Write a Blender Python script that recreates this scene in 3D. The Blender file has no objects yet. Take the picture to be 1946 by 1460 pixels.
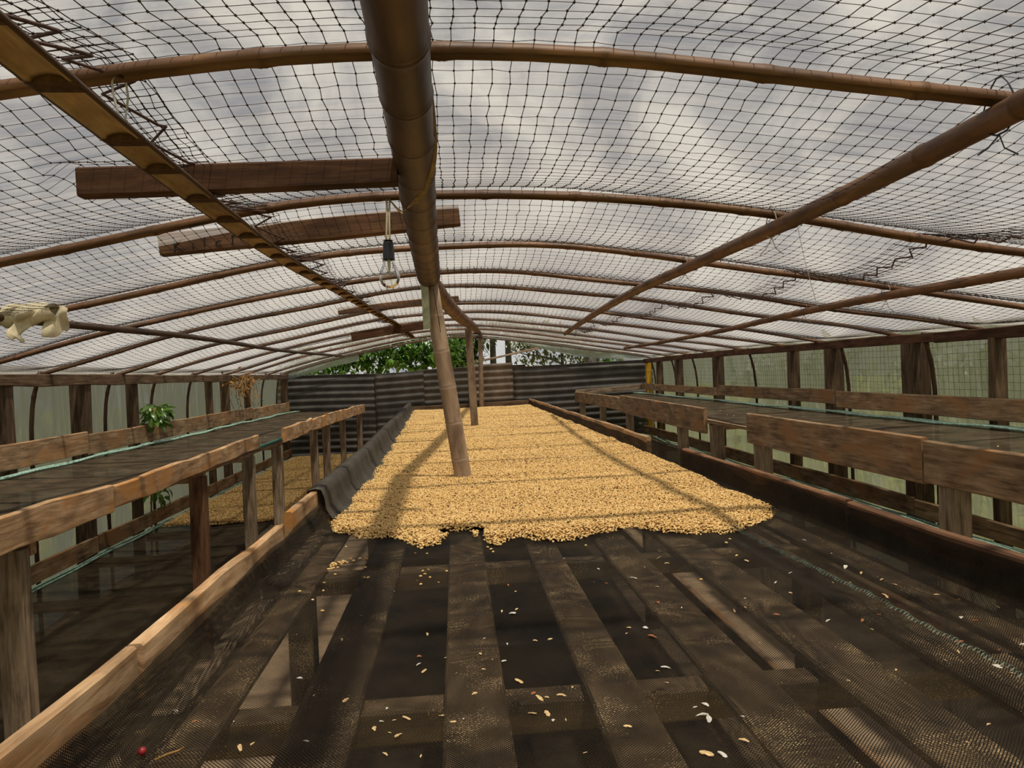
import bpy, math, random
import numpy as np
from mathutils import Matrix, Vector

# ------------------------------------------------------------------ camera, sky, sun, exposure
SC = bpy.context.scene
COL = SC.collection
CAMZ = 1.75
YAW, PITCH, ROLL = math.radians(4.38), math.radians(-0.92), math.radians(2.4)
fw = Vector((math.sin(YAW) * math.cos(PITCH), math.cos(YAW) * math.cos(PITCH), math.sin(PITCH)))
wr = fw.cross(Vector((0, 0, 1))).normalized()
wu = wr.cross(fw)
cr = math.cos(ROLL) * wr - math.sin(ROLL) * wu
cu = math.sin(ROLL) * wr + math.cos(ROLL) * wu
cam_data = bpy.data.cameras.new('camera')
cam = bpy.data.objects.new('camera', cam_data)
COL.objects.link(cam)
M = Matrix.Identity(4)
for i in range(3):
    M[i][0], M[i][1], M[i][2] = cr[i], cu[i], -fw[i]
M[2][3] = CAMZ
cam.matrix_world = M
cam_data.sensor_fit = 'HORIZONTAL'
cam_data.sensor_width = 36.0
cam_data.lens = 1400.0 / 1946.0 * 36.0
cam_data.clip_start = 0.02
cam_data.clip_end = 300
SC.camera = cam

W = bpy.data.worlds.new('world')
SC.world = W
W.use_nodes = True
wt = W.node_tree
wt.nodes.clear()
w_tc = wt.nodes.new('ShaderNodeTexCoord')
w_n = wt.nodes.new('ShaderNodeTexNoise')
w_n.inputs['Scale'].default_value = 6.5
w_n.inputs['Detail'].default_value = 6.0
w_n.inputs['Roughness'].default_value = 0.55
w_n.inputs['Distortion'].default_value = 0.5
w_r = wt.nodes.new('ShaderNodeValToRGB')
w_r.color_ramp.elements[0].position = 0.40
w_r.color_ramp.elements[0].color = (0.34, 0.37, 0.435, 1)
w_r.color_ramp.elements[1].position = 0.62
w_r.color_ramp.elements[1].color = (1.06, 1.03, 0.965, 1)
w_b = wt.nodes.new('ShaderNodeBackground')
w_b.inputs['Strength'].default_value = 0.70
w_o = wt.nodes.new('ShaderNodeOutputWorld')
wt.links.new(w_tc.outputs['Generated'], w_n.inputs['Vector'])
wt.links.new(w_n.outputs['Fac'], w_r.inputs['Fac'])
wt.links.new(w_r.outputs['Color'], w_b.inputs['Color'])
wt.links.new(w_b.outputs['Background'], w_o.inputs['Surface'])

sun_data = bpy.data.lights.new('sun', 'SUN')
sun_data.energy = 4.0
sun_data.angle = math.radians(2.4)
sun_data.color = (1.0, 0.92, 0.79)
sun = bpy.data.objects.new('sun', sun_data)
COL.objects.link(sun)
sun.rotation_mode = 'QUATERNION'
sun.rotation_quaternion = Vector((-0.18, 0.21, -1.0)).normalized().to_track_quat('-Z', 'Y')
sun.location = (0.5, -1, 6)

SC.view_settings.view_transform = 'Standard'
SC.view_settings.look = 'None'
SC.view_settings.gamma = 1.0
SC.view_settings.use_curve_mapping = False
SC.view_settings.exposure = 0.0
try:
    SC.cycles.transparent_max_bounces = 24
    SC.cycles.max_bounces = 10
    SC.cycles.transmission_bounces = 8
except Exception:
    pass

rng = np.random.default_rng(7)
random.seed(7)
RIB_Y = [0.3, 1.45, 2.65, 3.65, 4.6, 5.45, 6.6, 7.5, 8.6, 9.67, 10.5, 11.7, 12.75]
AX = [-3.14, -2.95, -2.1, -1.5, -1.1, -.75, -.4, 0, .4, .65, 1.2, 1.8, 2.4, 3.0, 3.45, 3.62]
AZ = [1.80, 1.87, 2.10, 2.21, 2.28, 2.34, 2.385, 2.40, 2.39, 2.36, 2.285, 2.19, 2.09, 2.0, 1.91, 1.86]
_ax = np.linspace(-3.2, 3.7, 500)
_az = np.interp(_ax, AX, AZ)
_k = np.ones(31) / 31
_az[15:-15] = np.convolve(_az, _k, 'valid')
def arch(x):
    return np.interp(x, _ax, _az)

# ------------------------------------------------------------------ mesh helpers
def mesh_from(name, V, F, mat, smooth=False, uv=None, node=None):
    """V (n,3); F list of arrays, each (m,k) with uniform k."""
    V = np.asarray(V, dtype=np.float32)
    if not isinstance(F, list):
        F = [F]
    F = [np.asarray(f, dtype=np.int32) for f in F if len(f)]
    me = bpy.data.meshes.new(name)
    me.vertices.add(len(V))
    me.vertices.foreach_set('co', V.ravel())
    nl = sum(f.size for f in F)
    npoly = sum(len(f) for f in F)
    loops = np.concatenate([f.ravel() for f in F])
    tot = np.concatenate([np.full(len(f), f.shape[1], dtype=np.int32) for f in F])
    start = np.concatenate([[0], np.cumsum(tot)[:-1]]).astype(np.int32)
    me.loops.add(nl)
    me.loops.foreach_set('vertex_index', loops)
    me.polygons.add(npoly)
    me.polygons.foreach_set('loop_start', start)
    me.polygons.foreach_set('use_smooth', np.full(npoly, bool(smooth)))
    if uv is not None:
        layer = me.uv_layers.new(name='UVMap')
        layer.data.foreach_set('uv', np.asarray(uv, dtype=np.float32)[loops].ravel())
    if node is not None:
        a = me.attributes.new('node', 'FLOAT', 'POINT')
        a.data.foreach_set('value', np.asarray(node, dtype=np.float32))
    me.update(calc_edges=True)
    if mat is not None:
        me.materials.append(mat)
    return me

def link(name, me, parent=None, loc=(0, 0, 0), rot=None):
    o = bpy.data.objects.new(name, me)
    COL.objects.link(o)
    if parent is not None:
        o.parent = parent
        loc = Vector(loc) - parent.location
    o.location = loc
    if rot is not None:
        o.rotation_euler = rot
    return o

def tag(o, label, cat, group=None, kind=None):
    o['label'] = label
    o['category'] = cat
    if group:
        o['group'] = group
    if kind:
        o['kind'] = kind
    return o

def empty(name, loc):
    o = bpy.data.objects.new(name, None)
    o.empty_display_size = 0.1
    COL.objects.link(o)
    o.location = loc
    return o

def struct(name, label=None):
    o = empty(name, (0, 0, 0))
    o['kind'] = 'structure'
    if label:
        o['label'] = label
    return o

def frames(P, up):
    P = np.asarray(P, float)
    T = np.gradient(P, axis=0)
    T /= np.linalg.norm(T, axis=1)[:, None] + 1e-12
    up = np.asarray(up, float)
    S = np.cross(T, up[None])
    S /= np.linalg.norm(S, axis=1)[:, None] + 1e-12
    U = np.cross(S, T)
    return T, S, U

def sweep(P, prof, up=(0, 0, 1), scale=None, closed=True, caps=True):
    """prof (M,2) or (N,M,2) in (side, up) metres. Returns V, F(list), uv."""
    P = np.asarray(P, float)
    N = len(P)
    prof = np.asarray(prof, float)
    if prof.ndim == 2:
        prof = np.repeat(prof[None], N, 0)
    if scale is not None:
        prof = prof * np.asarray(scale, float)[:, None, None]
    Mn = prof.shape[1]
    T, S, U = frames(P, up)
    V = P[:, None, :] + prof[:, :, 0:1] * S[:, None, :] + prof[:, :, 1:2] * U[:, None, :]
    L = np.concatenate([[0], np.cumsum(np.linalg.norm(np.diff(P, axis=0), axis=1))])
    d = np.linalg.norm(np.diff(prof[0], axis=0), axis=1)
    per = np.concatenate([[0], np.cumsum(d)])
    uv = np.stack([np.repeat(per[None], N, 0), np.repeat(L[:, None], Mn, 1)], -1).reshape(-1, 2)
    i = np.arange(N - 1)[:, None] * Mn
    if closed:
        j = np.arange(Mn)[None]
        jn = (j + 1) % Mn
    else:
        j = np.arange(Mn - 1)[None]
        jn = j + 1
    F = np.stack([i + j, i + jn, i + Mn + jn, i + Mn + j], -1).reshape(-1, 4)
    Fs = [F]
    if caps and closed:
        Fs.append(np.arange(Mn)[::-1][None])
        Fs.append(((N - 1) * Mn + np.arange(Mn))[None])
    return V.reshape(-1, 3), Fs, uv

def circ(n, r=1.0):
    a = np.linspace(0, 2 * math.pi, n, endpoint=False)
    return np.stack([np.cos(a) * r, np.sin(a) * r], -1)

def resample(P, n):
    P = np.asarray(P, float)
    L = np.concatenate([[0], np.cumsum(np.linalg.norm(np.diff(P, axis=0), axis=1))])
    t = np.linspace(0, L[-1], n)
    # Catmull-like smoothing through dense linear + box filter
    Q = np.stack([np.interp(t, L, P[:, k]) for k in range(P.shape[1])], -1)
    return Q

def smooth_path(P, n, w=7):
    Q = resample(P, n)
    w = min(w, n // 2 * 2 - 1)
    h = w // 2
    if h < 1:
        return Q
    pad = np.concatenate([2 * Q[:1] - Q[h:0:-1], Q, 2 * Q[-1:] - Q[-2:-h - 2:-1]])
    k = np.ones(w) / w
    return np.stack([np.convolve(pad[:, c], k, 'valid') for c in range(Q.shape[1])], -1)

def merge(parts):
    Vs, Fd, uvs, off = [], {}, [], 0
    for V, Fs, uv in parts:
        Vs.append(V)
        uvs.append(uv if uv is not None else np.zeros((len(V), 2)))
        for f in (Fs if isinstance(Fs, list) else [Fs]):
            f = np.asarray(f)
            if len(f):
                Fd.setdefault(f.shape[1], []).append(f + off)
        off += len(V)
    return np.concatenate(Vs), [np.concatenate(v) for v in Fd.values()], np.concatenate(uvs)

# rough-sawn board along local +Y, centred; width (x), height (z)
def board_mesh(name, L, wx, hz, mat, rough=0.004, taper=0.0, seed=0, cham=0.005, step=0.22):
    r = np.random.default_rng(seed)
    n = max(3, int(L / step) + 1)
    y = np.linspace(-L / 2, L / 2, n)
    c = min(cham, wx * .25, hz * .25)
    a, b = wx / 2, hz / 2
    base = np.array([[-a + c, -b], [a - c, -b], [a, -b + c], [a, b - c], [a - c, b], [-a + c, b], [-a, b - c], [-a, -b + c]])
    prof = np.repeat(base[None], n, 0)
    def wob(amp):
        q = r.normal(0, 1, n)
        q = np.convolve(np.pad(q, 1, 'edge'), [.25, .5, .25], 'valid')
        return q * amp
    top, bot, lf, rt = wob(rough), wob(rough), wob(rough * .5), wob(rough * .5)
    prof[:, 3:7, 1] += top[:, None]
    prof[:, [0, 1, 2, 7], 1] += bot[:, None]
    prof[:, [5, 6, 7, 0], 0] += lf[:, None]
    prof[:, 1:5, 0] += rt[:, None]
    if taper:
        prof[:, :, 1] *= np.linspace(1, 1 - taper, n)[:, None]
    P = np.stack([np.zeros(n), y, np.zeros(n)], -1)
    V, F, uv = sweep(P, prof)
    return mesh_from(name, V, F, mat, False, uv)

def board(name, p0, p1, wx, hz, mat, parent=None, **kw):
    """board from p0 to p1; hz is measured along the up direction closest to +Z (or +Y for posts)."""
    p0, p1 = Vector(p0), Vector(p1)
    d = p1 - p0
    me = board_mesh(name, d.length, wx, hz, mat, seed=kw.pop('seed', random.randint(0, 99999)), **kw)
    o = link(name, me, parent, (p0 + p1) / 2)
    y = d.normalized()
    ref = Vector((0, 0, 1)) if abs(y.z) < .8 else Vector((0, 1, 0))
    x = y.cross(ref).normalized()
    z = x.cross(y)
    R = Matrix((x, y, z)).transposed()
    o.rotation_euler = R.to_euler()
    return o

def tube(name, P, r, mat, parent=None, sides=6, node=None, smooth=True, up=(0, 0, 1)):
    P = np.asarray(P, float)
    rr = np.full(len(P), r) if np.isscalar(r) else np.asarray(r)
    V, F, uv = sweep(P, circ(sides), up, rr)
    nd = np.repeat(node, sides) if node is not None else None
    o0 = P[0]
    me = mesh_from(name, V - o0, F, mat, smooth, uv, nd)
    return link(name, me, parent, o0)

def bamboo_r(L, r0, r1, nodes, ripple=0.06, n_per=14):
    """ring positions (0..L), radii and node mask for a culm with swollen nodes at the given lengths."""
    t = [0.0, L]
    for q in nodes:
        t += [q - .03, q - .013, q - .005, q, q + .005, q + .013, q + .03]
    t += list(np.linspace(0, L, max(4, int(L / .12))))
    t = np.unique(np.clip(np.array(t), 0, L))
    rad = r0 + (r1 - r0) * t / L
    nd = np.zeros(len(t))
    for q in nodes:
        g = np.exp(-((t - q) / .014) ** 2)
        rad = rad * (1 + ripple * g)
        rad = rad * (1 - .05 * np.exp(-((t - q) / .003) ** 2))
        nd = np.maximum(nd, np.exp(-((t - q) / .007) ** 2))
    return t, rad, nd

def along(P, t):
    P = np.asarray(P, float)
    L = np.concatenate([[0], np.cumsum(np.linalg.norm(np.diff(P, axis=0), axis=1))])
    return np.stack([np.interp(t, L, P[:, k]) for k in range(3)], -1), L[-1]

def culm(name, P, r0, r1, nodes, mat, parent=None, sides=20, up=(0, 1, 0), ripple=.06):
    _, L = along(P, [0])
    t, rad, nd = bamboo_r(L, r0, r1, nodes, ripple)
    Q, _ = along(P, t)
    return tube(name, Q, rad, mat, parent, sides, nd, True, up)

def half_culm(name, P, w, h, mat, parent=None, nodes=(), th=.006, up=(0, 0, 1), swell=.16):
    """split bamboo strip: arched shell, hollow below."""
    _, L = along(P, [0])
    t, rad, nd = bamboo_r(L, 1.0, 1.0, list(nodes), swell)
    Q, _ = along(P, t)
    a = np.linspace(0, math.pi, 7)
    outer = np.stack([np.cos(a) * w / 2, np.sin(a) * h], -1)
    inner = np.stack([np.cos(a[::-1]) * (w / 2 - th), np.sin(a[::-1]) * (h - th)], -1)
    prof = np.concatenate([outer, inner]) - [0, h / 2]
    V, F, uv = sweep(Q, prof, up, rad)
    ndv = np.repeat(nd, len(prof))
    o0 = Q[0]
    return link(name, mesh_from(name, V - o0, F, mat, True, uv, ndv), parent, o0)

# ------------------------------------------------------------------ materials
def nodes_of(name):
    m = bpy.data.materials.new(name)
    m.use_nodes = True
    t = m.node_tree
    t.nodes.clear()
    out = t.nodes.new('ShaderNodeOutputMaterial')
    return m, t, out

def N(t, typ, **kw):
    n = t.nodes.new(typ)
    for k, v in kw.items():
        if k in n.inputs:
            n.inputs[k].default_value = v
        else:
            setattr(n, k, v)
    return n

def ramp(t, stops):
    n = t.nodes.new('ShaderNodeValToRGB')
    e = n.color_ramp.elements
    while len(e) < len(stops):
        e.new(0.5)
    for i, (p, c) in enumerate(stops):
        e[i].position = p
        e[i].color = (*c, 1) if len(c) == 3 else c
    return n

def wood_mat(name, dark, mid, light, rough=.8, grain=26, stain=None, node_col=None, gloss=.25, rim=None, glint=None):
    m, t, out = nodes_of(name)
    uv = N(t, 'ShaderNodeUVMap')
    oi = N(t, 'ShaderNodeObjectInfo')
    off = N(t, 'ShaderNodeVectorMath', operation='SCALE')
    off.inputs[0].default_value = (13.1, 7.7, 0)
    t.links.new(oi.outputs['Random'], off.inputs['Scale'])
    add = N(t, 'ShaderNodeVectorMath', operation='ADD')
    t.links.new(uv.outputs['UV'], add.inputs[0])
    t.links.new(off.outputs['Vector'], add.inputs[1])
    mp = N(t, 'ShaderNodeMapping')
    mp.inputs['Scale'].default_value = (grain, 1.6, 1)
    t.links.new(add.outputs['Vector'], mp.inputs['Vector'])
    n1 = N(t, 'ShaderNodeTexNoise', Scale=2.2, Detail=7.0, Roughness=.62, Distortion=.7)
    t.links.new(mp.outputs['Vector'], n1.inputs['Vector'])
    mp2 = N(t, 'ShaderNodeMapping')
    mp2.inputs['Scale'].default_value = (9, 3, 1)
    t.links.new(add.outputs['Vector'], mp2.inputs['Vector'])
    n2 = N(t, 'ShaderNodeTexNoise', Scale=1.3, Detail=5.0, Roughness=.6, Distortion=.4)
    t.links.new(mp2.outputs['Vector'], n2.inputs['Vector'])
    r1 = ramp(t, [(.3, dark), (.5, mid), (.72, light)])
    t.links.new(n1.outputs['Fac'], r1.inputs['Fac'])
    r2 = ramp(t, [(.36, (.45, .42, .40)), (.62, (1.1, 1.08, 1.05))])
    t.links.new(n2.outputs['Fac'], r2.inputs['Fac'])
    mx = N(t, 'ShaderNodeMix', data_type='RGBA', blend_type='MULTIPLY')
    mx.inputs[0].default_value = .85
    t.links.new(r1.outputs['Color'], mx.inputs[6])
    t.links.new(r2.outputs['Color'], mx.inputs[7])
    col = mx.outputs[2]
    if stain is not None:
        mp3 = N(t, 'ShaderNodeMapping')
        mp3.inputs['Scale'].default_value = (4, 2.2, 1)
        t.links.new(add.outputs['Vector'], mp3.inputs['Vector'])
        n3 = N(t, 'ShaderNodeTexNoise', Scale=1.1, Detail=4.0, Roughness=.55, Distortion=.8)
        t.links.new(mp3.outputs['Vector'], n3.inputs['Vector'])
        r3 = ramp(t, [(.5, (0, 0, 0)), (.66, (1, 1, 1))])
        t.links.new(n3.outputs['Fac'], r3.inputs['Fac'])
        mx2 = N(t, 'ShaderNodeMix', data_type='RGBA')
        t.links.new(r3.outputs['Color'], mx2.inputs[0])
        t.links.new(col, mx2.inputs[6])
        mx2.inputs[7].default_value = (*stain, 1)
        col = mx2.outputs[2]
    if node_col is not None:
        at = N(t, 'ShaderNodeAttribute', attribute_name='node')
        mx3 = N(t, 'ShaderNodeMix', data_type='RGBA')
        t.links.new(at.outputs['Fac'], mx3.inputs[0])
        t.links.new(col, mx3.inputs[6])
        mx3.inputs[7].default_value = (*node_col, 1)
        col = mx3.outputs[2]
    if glint is not None:   # golden glints of sunlit dust painted as bright flecks
        n5 = N(t, 'ShaderNodeTexNoise', Scale=230.0, Detail=2.0, Roughness=.5)
        t.links.new(add.outputs['Vector'], n5.inputs['Vector'])
        n6 = N(t, 'ShaderNodeTexNoise', Scale=7.0, Detail=3.0)
        t.links.new(add.outputs['Vector'], n6.inputs['Vector'])
        sm = N(t, 'ShaderNodeMath', operation='MULTIPLY')
        t.links.new(n5.outputs['Fac'], sm.inputs[0])
        t.links.new(n6.outputs['Fac'], sm.inputs[1])
        r5 = ramp(t, [(.31, (0, 0, 0)), (.37, (1, 1, 1))])
        t.links.new(sm.outputs[0], r5.inputs['Fac'])
        mx5 = N(t, 'ShaderNodeMix', data_type='RGBA')
        t.links.new(r5.outputs['Color'], mx5.inputs[0])
        t.links.new(col, mx5.inputs[6])
        mx5.inputs[7].default_value = (*glint, 1)
        col = mx5.outputs[2]
    if rim is not None:   # outer skin of a split culm (first part of its outline) is darker than its inside
        sp = N(t, 'ShaderNodeSeparateXYZ')
        t.links.new(uv.outputs['UV'], sp.inputs[0])
        lt = N(t, 'ShaderNodeMath', operation='LESS_THAN')
        t.links.new(sp.outputs[0], lt.inputs[0])
        lt.inputs[1].default_value = rim[0]
        mx4 = N(t, 'ShaderNodeMix', data_type='RGBA')
        t.links.new(lt.outputs[0], mx4.inputs[0])
        t.links.new(col, mx4.inputs[6])
        mx4.inputs[7].default_value = (*rim[1], 1)
        col = mx4.outputs[2]
    # slight per-piece tone
    hs = N(t, 'ShaderNodeHueSaturation')
    mr = N(t, 'ShaderNodeMapRange')
    mr.inputs[3].default_value = .78
    mr.inputs[4].default_value = 1.18
    t.links.new(oi.outputs['Random'], mr.inputs[0])
    t.links.new(mr.outputs[0], hs.inputs['Value'])
    t.links.new(col, hs.inputs['Color'])
    b = N(t, 'ShaderNodeBsdfPrincipled', Roughness=rough)
    b.inputs['Specular IOR Level'].default_value = gloss
    t.links.new(hs.outputs['Color'], b.inputs['Base Color'])
    bp = N(t, 'ShaderNodeBump', Strength=.35, Distance=.004)
    t.links.new(n1.outputs['Fac'], bp.inputs['Height'])
    t.links.new(bp.outputs['Normal'], b.inputs['Normal'])
    t.links.new(b.outputs['BSDF'], out.inputs['Surface'])
    return m

def plain(name, col, rough=.7, spec=.3, noise=0.0, scale=8.0, metallic=0.0, coord='Object', bump=0.0):
    m, t, out = nodes_of(name)
    b = N(t, 'ShaderNodeBsdfPrincipled', Roughness=rough, Metallic=metallic)
    b.inputs['Specular IOR Level'].default_value = spec
    b.inputs['Base Color'].default_value = (*col, 1)
    if noise or bump:
        tc = N(t, 'ShaderNodeTexCoord')
        n = N(t, 'ShaderNodeTexNoise', Scale=scale, Detail=6.0, Roughness=.6)
        t.links.new(tc.outputs[coord], n.inputs['Vector'])
        if noise:
            lo = tuple(c * (1 - noise) for c in col)
            hi = tuple(min(1, c * (1 + noise)) for c in col)
            r = ramp(t, [(.35, lo), (.65, hi)])
            t.links.new(n.outputs['Fac'], r.inputs['Fac'])
            t.links.new(r.outputs['Color'], b.inputs['Base Color'])
        if bump:
            bp = N(t, 'ShaderNodeBump', Strength=bump, Distance=.02)
            t.links.new(n.outputs['Fac'], bp.inputs['Height'])
            t.links.new(bp.outputs['Normal'], b.inputs['Normal'])
    t.links.new(b.outputs['BSDF'], out.inputs['Surface'])
    return m

MAT = {}
MAT['wood'] = wood_mat('weathered_wood', (.16, .095, .048), (.38, .25, .14), (.58, .41, .25), stain=(.40, .205, .085))
MAT['wood_dark'] = wood_mat('dark_backlit_wood', (.055, .034, .020), (.15, .098, .058), (.25, .17, .105))  # darkness of timber seen against the light is mixed into this colour
MAT['wood_sunlit'] = wood_mat('orange_sunlit_wood', (.30, .16, .07), (.58, .37, .20), (.76, .54, .33), stain=(.55, .25, .07), grain=18)  # sunlight on the left-hand boards is put into this brighter orange
MAT['wood_grey'] = wood_mat('grey_post_wood', (.14, .10, .065), (.32, .245, .165), (.48, .38, .265))
MAT['wood_red'] = wood_mat('reddish_plank_wood', (.07, .033, .016), (.19, .095, .048), (.29, .155, .085), grain=20)
MAT['wood_dusty'] = wood_mat('dusty_slat_wood', (.175, .118, .064), (.235, .16, .088), (.30, .21, .122), grain=8, glint=(.72, .52, .27))
MAT['wood_plank'] = wood_mat('dark_red_plank_wood', (.04, .017, .009), (.10, .045, .023), (.16, .08, .043), grain=20)
MAT['bamboo'] = wood_mat('brown_bamboo', (.08, .035, .014), (.165, .078, .033), (.26, .138, .065), .55, 10, node_col=(.10, .045, .016), gloss=.4)
MAT['bamboo_pale'] = wood_mat('pale_bamboo', (.26, .18, .115), (.34, .245, .165), (.42, .32, .23), .55, 5, node_col=(.36, .27, .19), gloss=.3)
MAT['bamboo_dark'] = wood_mat('dark_bamboo', (.034, .015, .006), (.070, .034, .015), (.11, .057, .026), .5, 10, node_col=(.05, .022, .010), gloss=.45)
MAT['bamboo_purlin'] = wood_mat('split_bamboo_inside', (.20, .115, .045), (.44, .29, .13), (.60, .44, .23), .6, 8, node_col=(.07, .035, .015), gloss=.3, rim=(.104, (.075, .038, .016)))
MAT['bamboo_node'] = plain('dark_bamboo_partition', (.07, .036, .016), .8, .2, .4, 60)
MAT['yellow'] = plain('yellow_paint', (.62, .34, .03), .6, .3, .2, 12)
MAT['string'] = plain('green_plastic_string', (.34, .54, .44), .35, .5, .4, 30)
MAT['string_dark'] = plain('dark_green_binding', (.02, .10, .07), .5, .4, .5, 40)
MAT['stitch'] = plain('green_grey_thread', (.11, .17, .13), .6, .3, .5, 60)
MAT['net'] = plain('brown_net_twine', (.045, .028, .020), .7, .3)
MAT['lacing'] = plain('purple_brown_cord', (.10, .062, .055), .8, .2, .3, 60)
MAT['wire'] = plain('pale_tie_wire', (.55, .52, .45), .4, .5)
MAT['wire_dark'] = plain('dark_tie_wire', (.04, .045, .05), .4, .5)
MAT['cord'] = plain('pale_electric_cord', (.48, .42, .30), .5, .4)
MAT['socket'] = plain('black_socket_plastic', (.012, .014, .016), .35, .5)
MAT['brass'] = plain('dull_brass', (.45, .36, .22), .4, .5, 0, 8, .8)
MAT['cloth'] = plain('dirty_cream_cloth', (.62, .55, .38), .9, .1, .25, 12)
MAT['strap'] = plain('dry_bark_strap', (.34, .23, .11), .8, .2, .3, 30)
MAT['pale_green'] = plain('pale_green_paint', (.46, .50, .36), .7, .2, .3, 20)
MAT['ink'] = plain('black_marker', (.02, .02, .022), .8, .1)
MAT['dirt'] = plain('bare_earth', (.42, .30, .19), .95, .1, .28, 5, 0, 'Object', .5)
MAT['grass'] = plain('sunny_grass', (.36, .355, .09), .95, .1, .35, 2.2, 0, 'Object', .4)
MAT['trunk'] = plain('grey_bark', (.11, .095, .08), .9, .1, .4, 18, 0, 'Object', .6)
MAT['dry'] = plain('dry_orange_twig', (.36, .20, .065), .9, .1, .4, 40)
MAT['cherry'] = plain('red_coffee_cherry', (.30, .02, .025), .35, .5, .25, 90)
MAT['flake'] = plain('parchment_flake', (.72, .50, .25), .8, .2, .4, 70)
MAT['flake_white'] = plain('white_husk', (.62, .585, .51), .8, .2, .15, 70)
MAT['flake_red'] = plain('reddish_husk', (.42, .15, .06), .8, .2, .4, 70)
MAT['rust'] = plain('rusty_roof_sheet', (.24, .13, .085), .75, .3, .5, 6)
MAT['shedwall'] = plain('dark_shed_boards', (.055, .038, .028), .9, .1, .4, 6)

def leaf_mat(name, c0, c1, rough=.3, trans=.35):
    m, t, out = nodes_of(name)
    g = N(t, 'ShaderNodeNewGeometry')
    r = ramp(t, [(0, c0), (1, c1)])
    t.links.new(g.outputs['Random Per Island'], r.inputs['Fac'])
    b = N(t, 'ShaderNodeBsdfPrincipled', Roughness=rough)
    b.inputs['Specular IOR Level'].default_value = .6
    t.links.new(r.outputs['Color'], b.inputs['Base Color'])
    tr = N(t, 'ShaderNodeBsdfTranslucent')
    t.links.new(r.outputs['Color'], tr.inputs['Color'])
    mx = N(t, 'ShaderNodeMixShader')
    mx.inputs[0].default_value = trans
    t.links.new(b.outputs[0], mx.inputs[1])
    t.links.new(tr.outputs[0], mx.inputs[2])
    t.links.new(mx.outputs[0], out.inputs['Surface'])
    return m
MAT['leaf'] = leaf_mat('glossy_green_leaf', (.03, .09, .012), (.16, .30, .04))
MAT['leaf_olive'] = leaf_mat('olive_leaf', (.07, .09, .02), (.20, .21, .06))
MAT['leaf_dark'] = leaf_mat('dark_leaf', (.02, .045, .012), (.07, .12, .03))

def film_mat(name, clear, tint, haze, wr_scale, bump, slant=.5):
    """thin greenhouse plastic: partly clear, partly diffusing, a little glossy."""
    m, t, out = nodes_of(name)
    tc = N(t, 'ShaderNodeTexCoord')
    mp = N(t, 'ShaderNodeMapping')
    mp.inputs['Scale'].default_value = wr_scale
    t.links.new(tc.outputs['Object'], mp.inputs['Vector'])
    n = N(t, 'ShaderNodeTexNoise', Scale=3.0, Detail=6.0, Roughness=.6, Distortion=1.2)
    t.links.new(mp.outputs['Vector'], n.inputs['Vector'])
    bp = N(t, 'ShaderNodeBump', Strength=bump, Distance=.05)
    t.links.new(n.outputs['Fac'], bp.inputs['Height'])
    tp = N(t, 'ShaderNodeBsdfTransparent')
    tp.inputs['Color'].default_value = (*tint, 1)
    tr = N(t, 'ShaderNodeBsdfTranslucent')
    tr.inputs['Color'].default_value = (*haze, 1)
    t.links.new(bp.outputs['Normal'], tr.inputs['Normal'])
    gl = N(t, 'ShaderNodeBsdfGlossy', Roughness=.25)
    gl.inputs['Color'].default_value = (.8, .8, .8, 1)
    t.links.new(bp.outputs['Normal'], gl.inputs['Normal'])
    r = N(t, 'ShaderNodeMapRange')
    r.inputs[1].default_value = .3
    r.inputs[2].default_value = .75
    r.inputs[3].default_value = max(0, 1 - clear - .14)
    r.inputs[4].default_value = 1 - clear + .22
    t.links.new(n.outputs['Fac'], r.inputs[0])
    lw = N(t, 'ShaderNodeLayerWeight', Blend=.5)
    pw = N(t, 'ShaderNodeMath', operation='POWER')
    t.links.new(lw.outputs['Facing'], pw.inputs[0])
    pw.inputs[1].default_value = 3.0
    sl = N(t, 'ShaderNodeMapRange')
    sl.inputs[4].default_value = slant
    t.links.new(pw.outputs[0], sl.inputs[0])
    ad = N(t, 'ShaderNodeMath', operation='ADD', use_clamp=True)
    t.links.new(r.outputs[0], ad.inputs[0])
    t.links.new(sl.outputs[0], ad.inputs[1])
    m1 = N(t, 'ShaderNodeMixShader')
    t.links.new(ad.outputs[0], m1.inputs[0])
    t.links.new(tp.outputs[0], m1.inputs[1])
    t.links.new(tr.outputs[0], m1.inputs[2])
    m2 = N(t, 'ShaderNodeMixShader')
    m2.inputs[0].default_value = .04
    t.links.new(m1.outputs[0], m2.inputs[1])
    t.links.new(gl.outputs[0], m2.inputs[2])
    t.links.new(m2.outputs[0], out.inputs['Surface'])
    return m
MAT['film'] = film_mat('roof_plastic_film', .84, (.92, .91, .88), (.47, .435, .395), (.5, 5.0, 1), .8)
MAT['film_wall_grey'] = film_mat('grey_wall_plastic_film', .07, (.60, .62, .64), (.25, .255, .27), (1, 3.0, .6), .9, .1)  # left copy is greyer: sky light from outside put into the film colour
MAT['film_wall'] = film_mat('wall_plastic_film', .14, (.62, .64, .56), (.27, .285, .235), (1, 3.0, .6), .9, .1)

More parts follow.
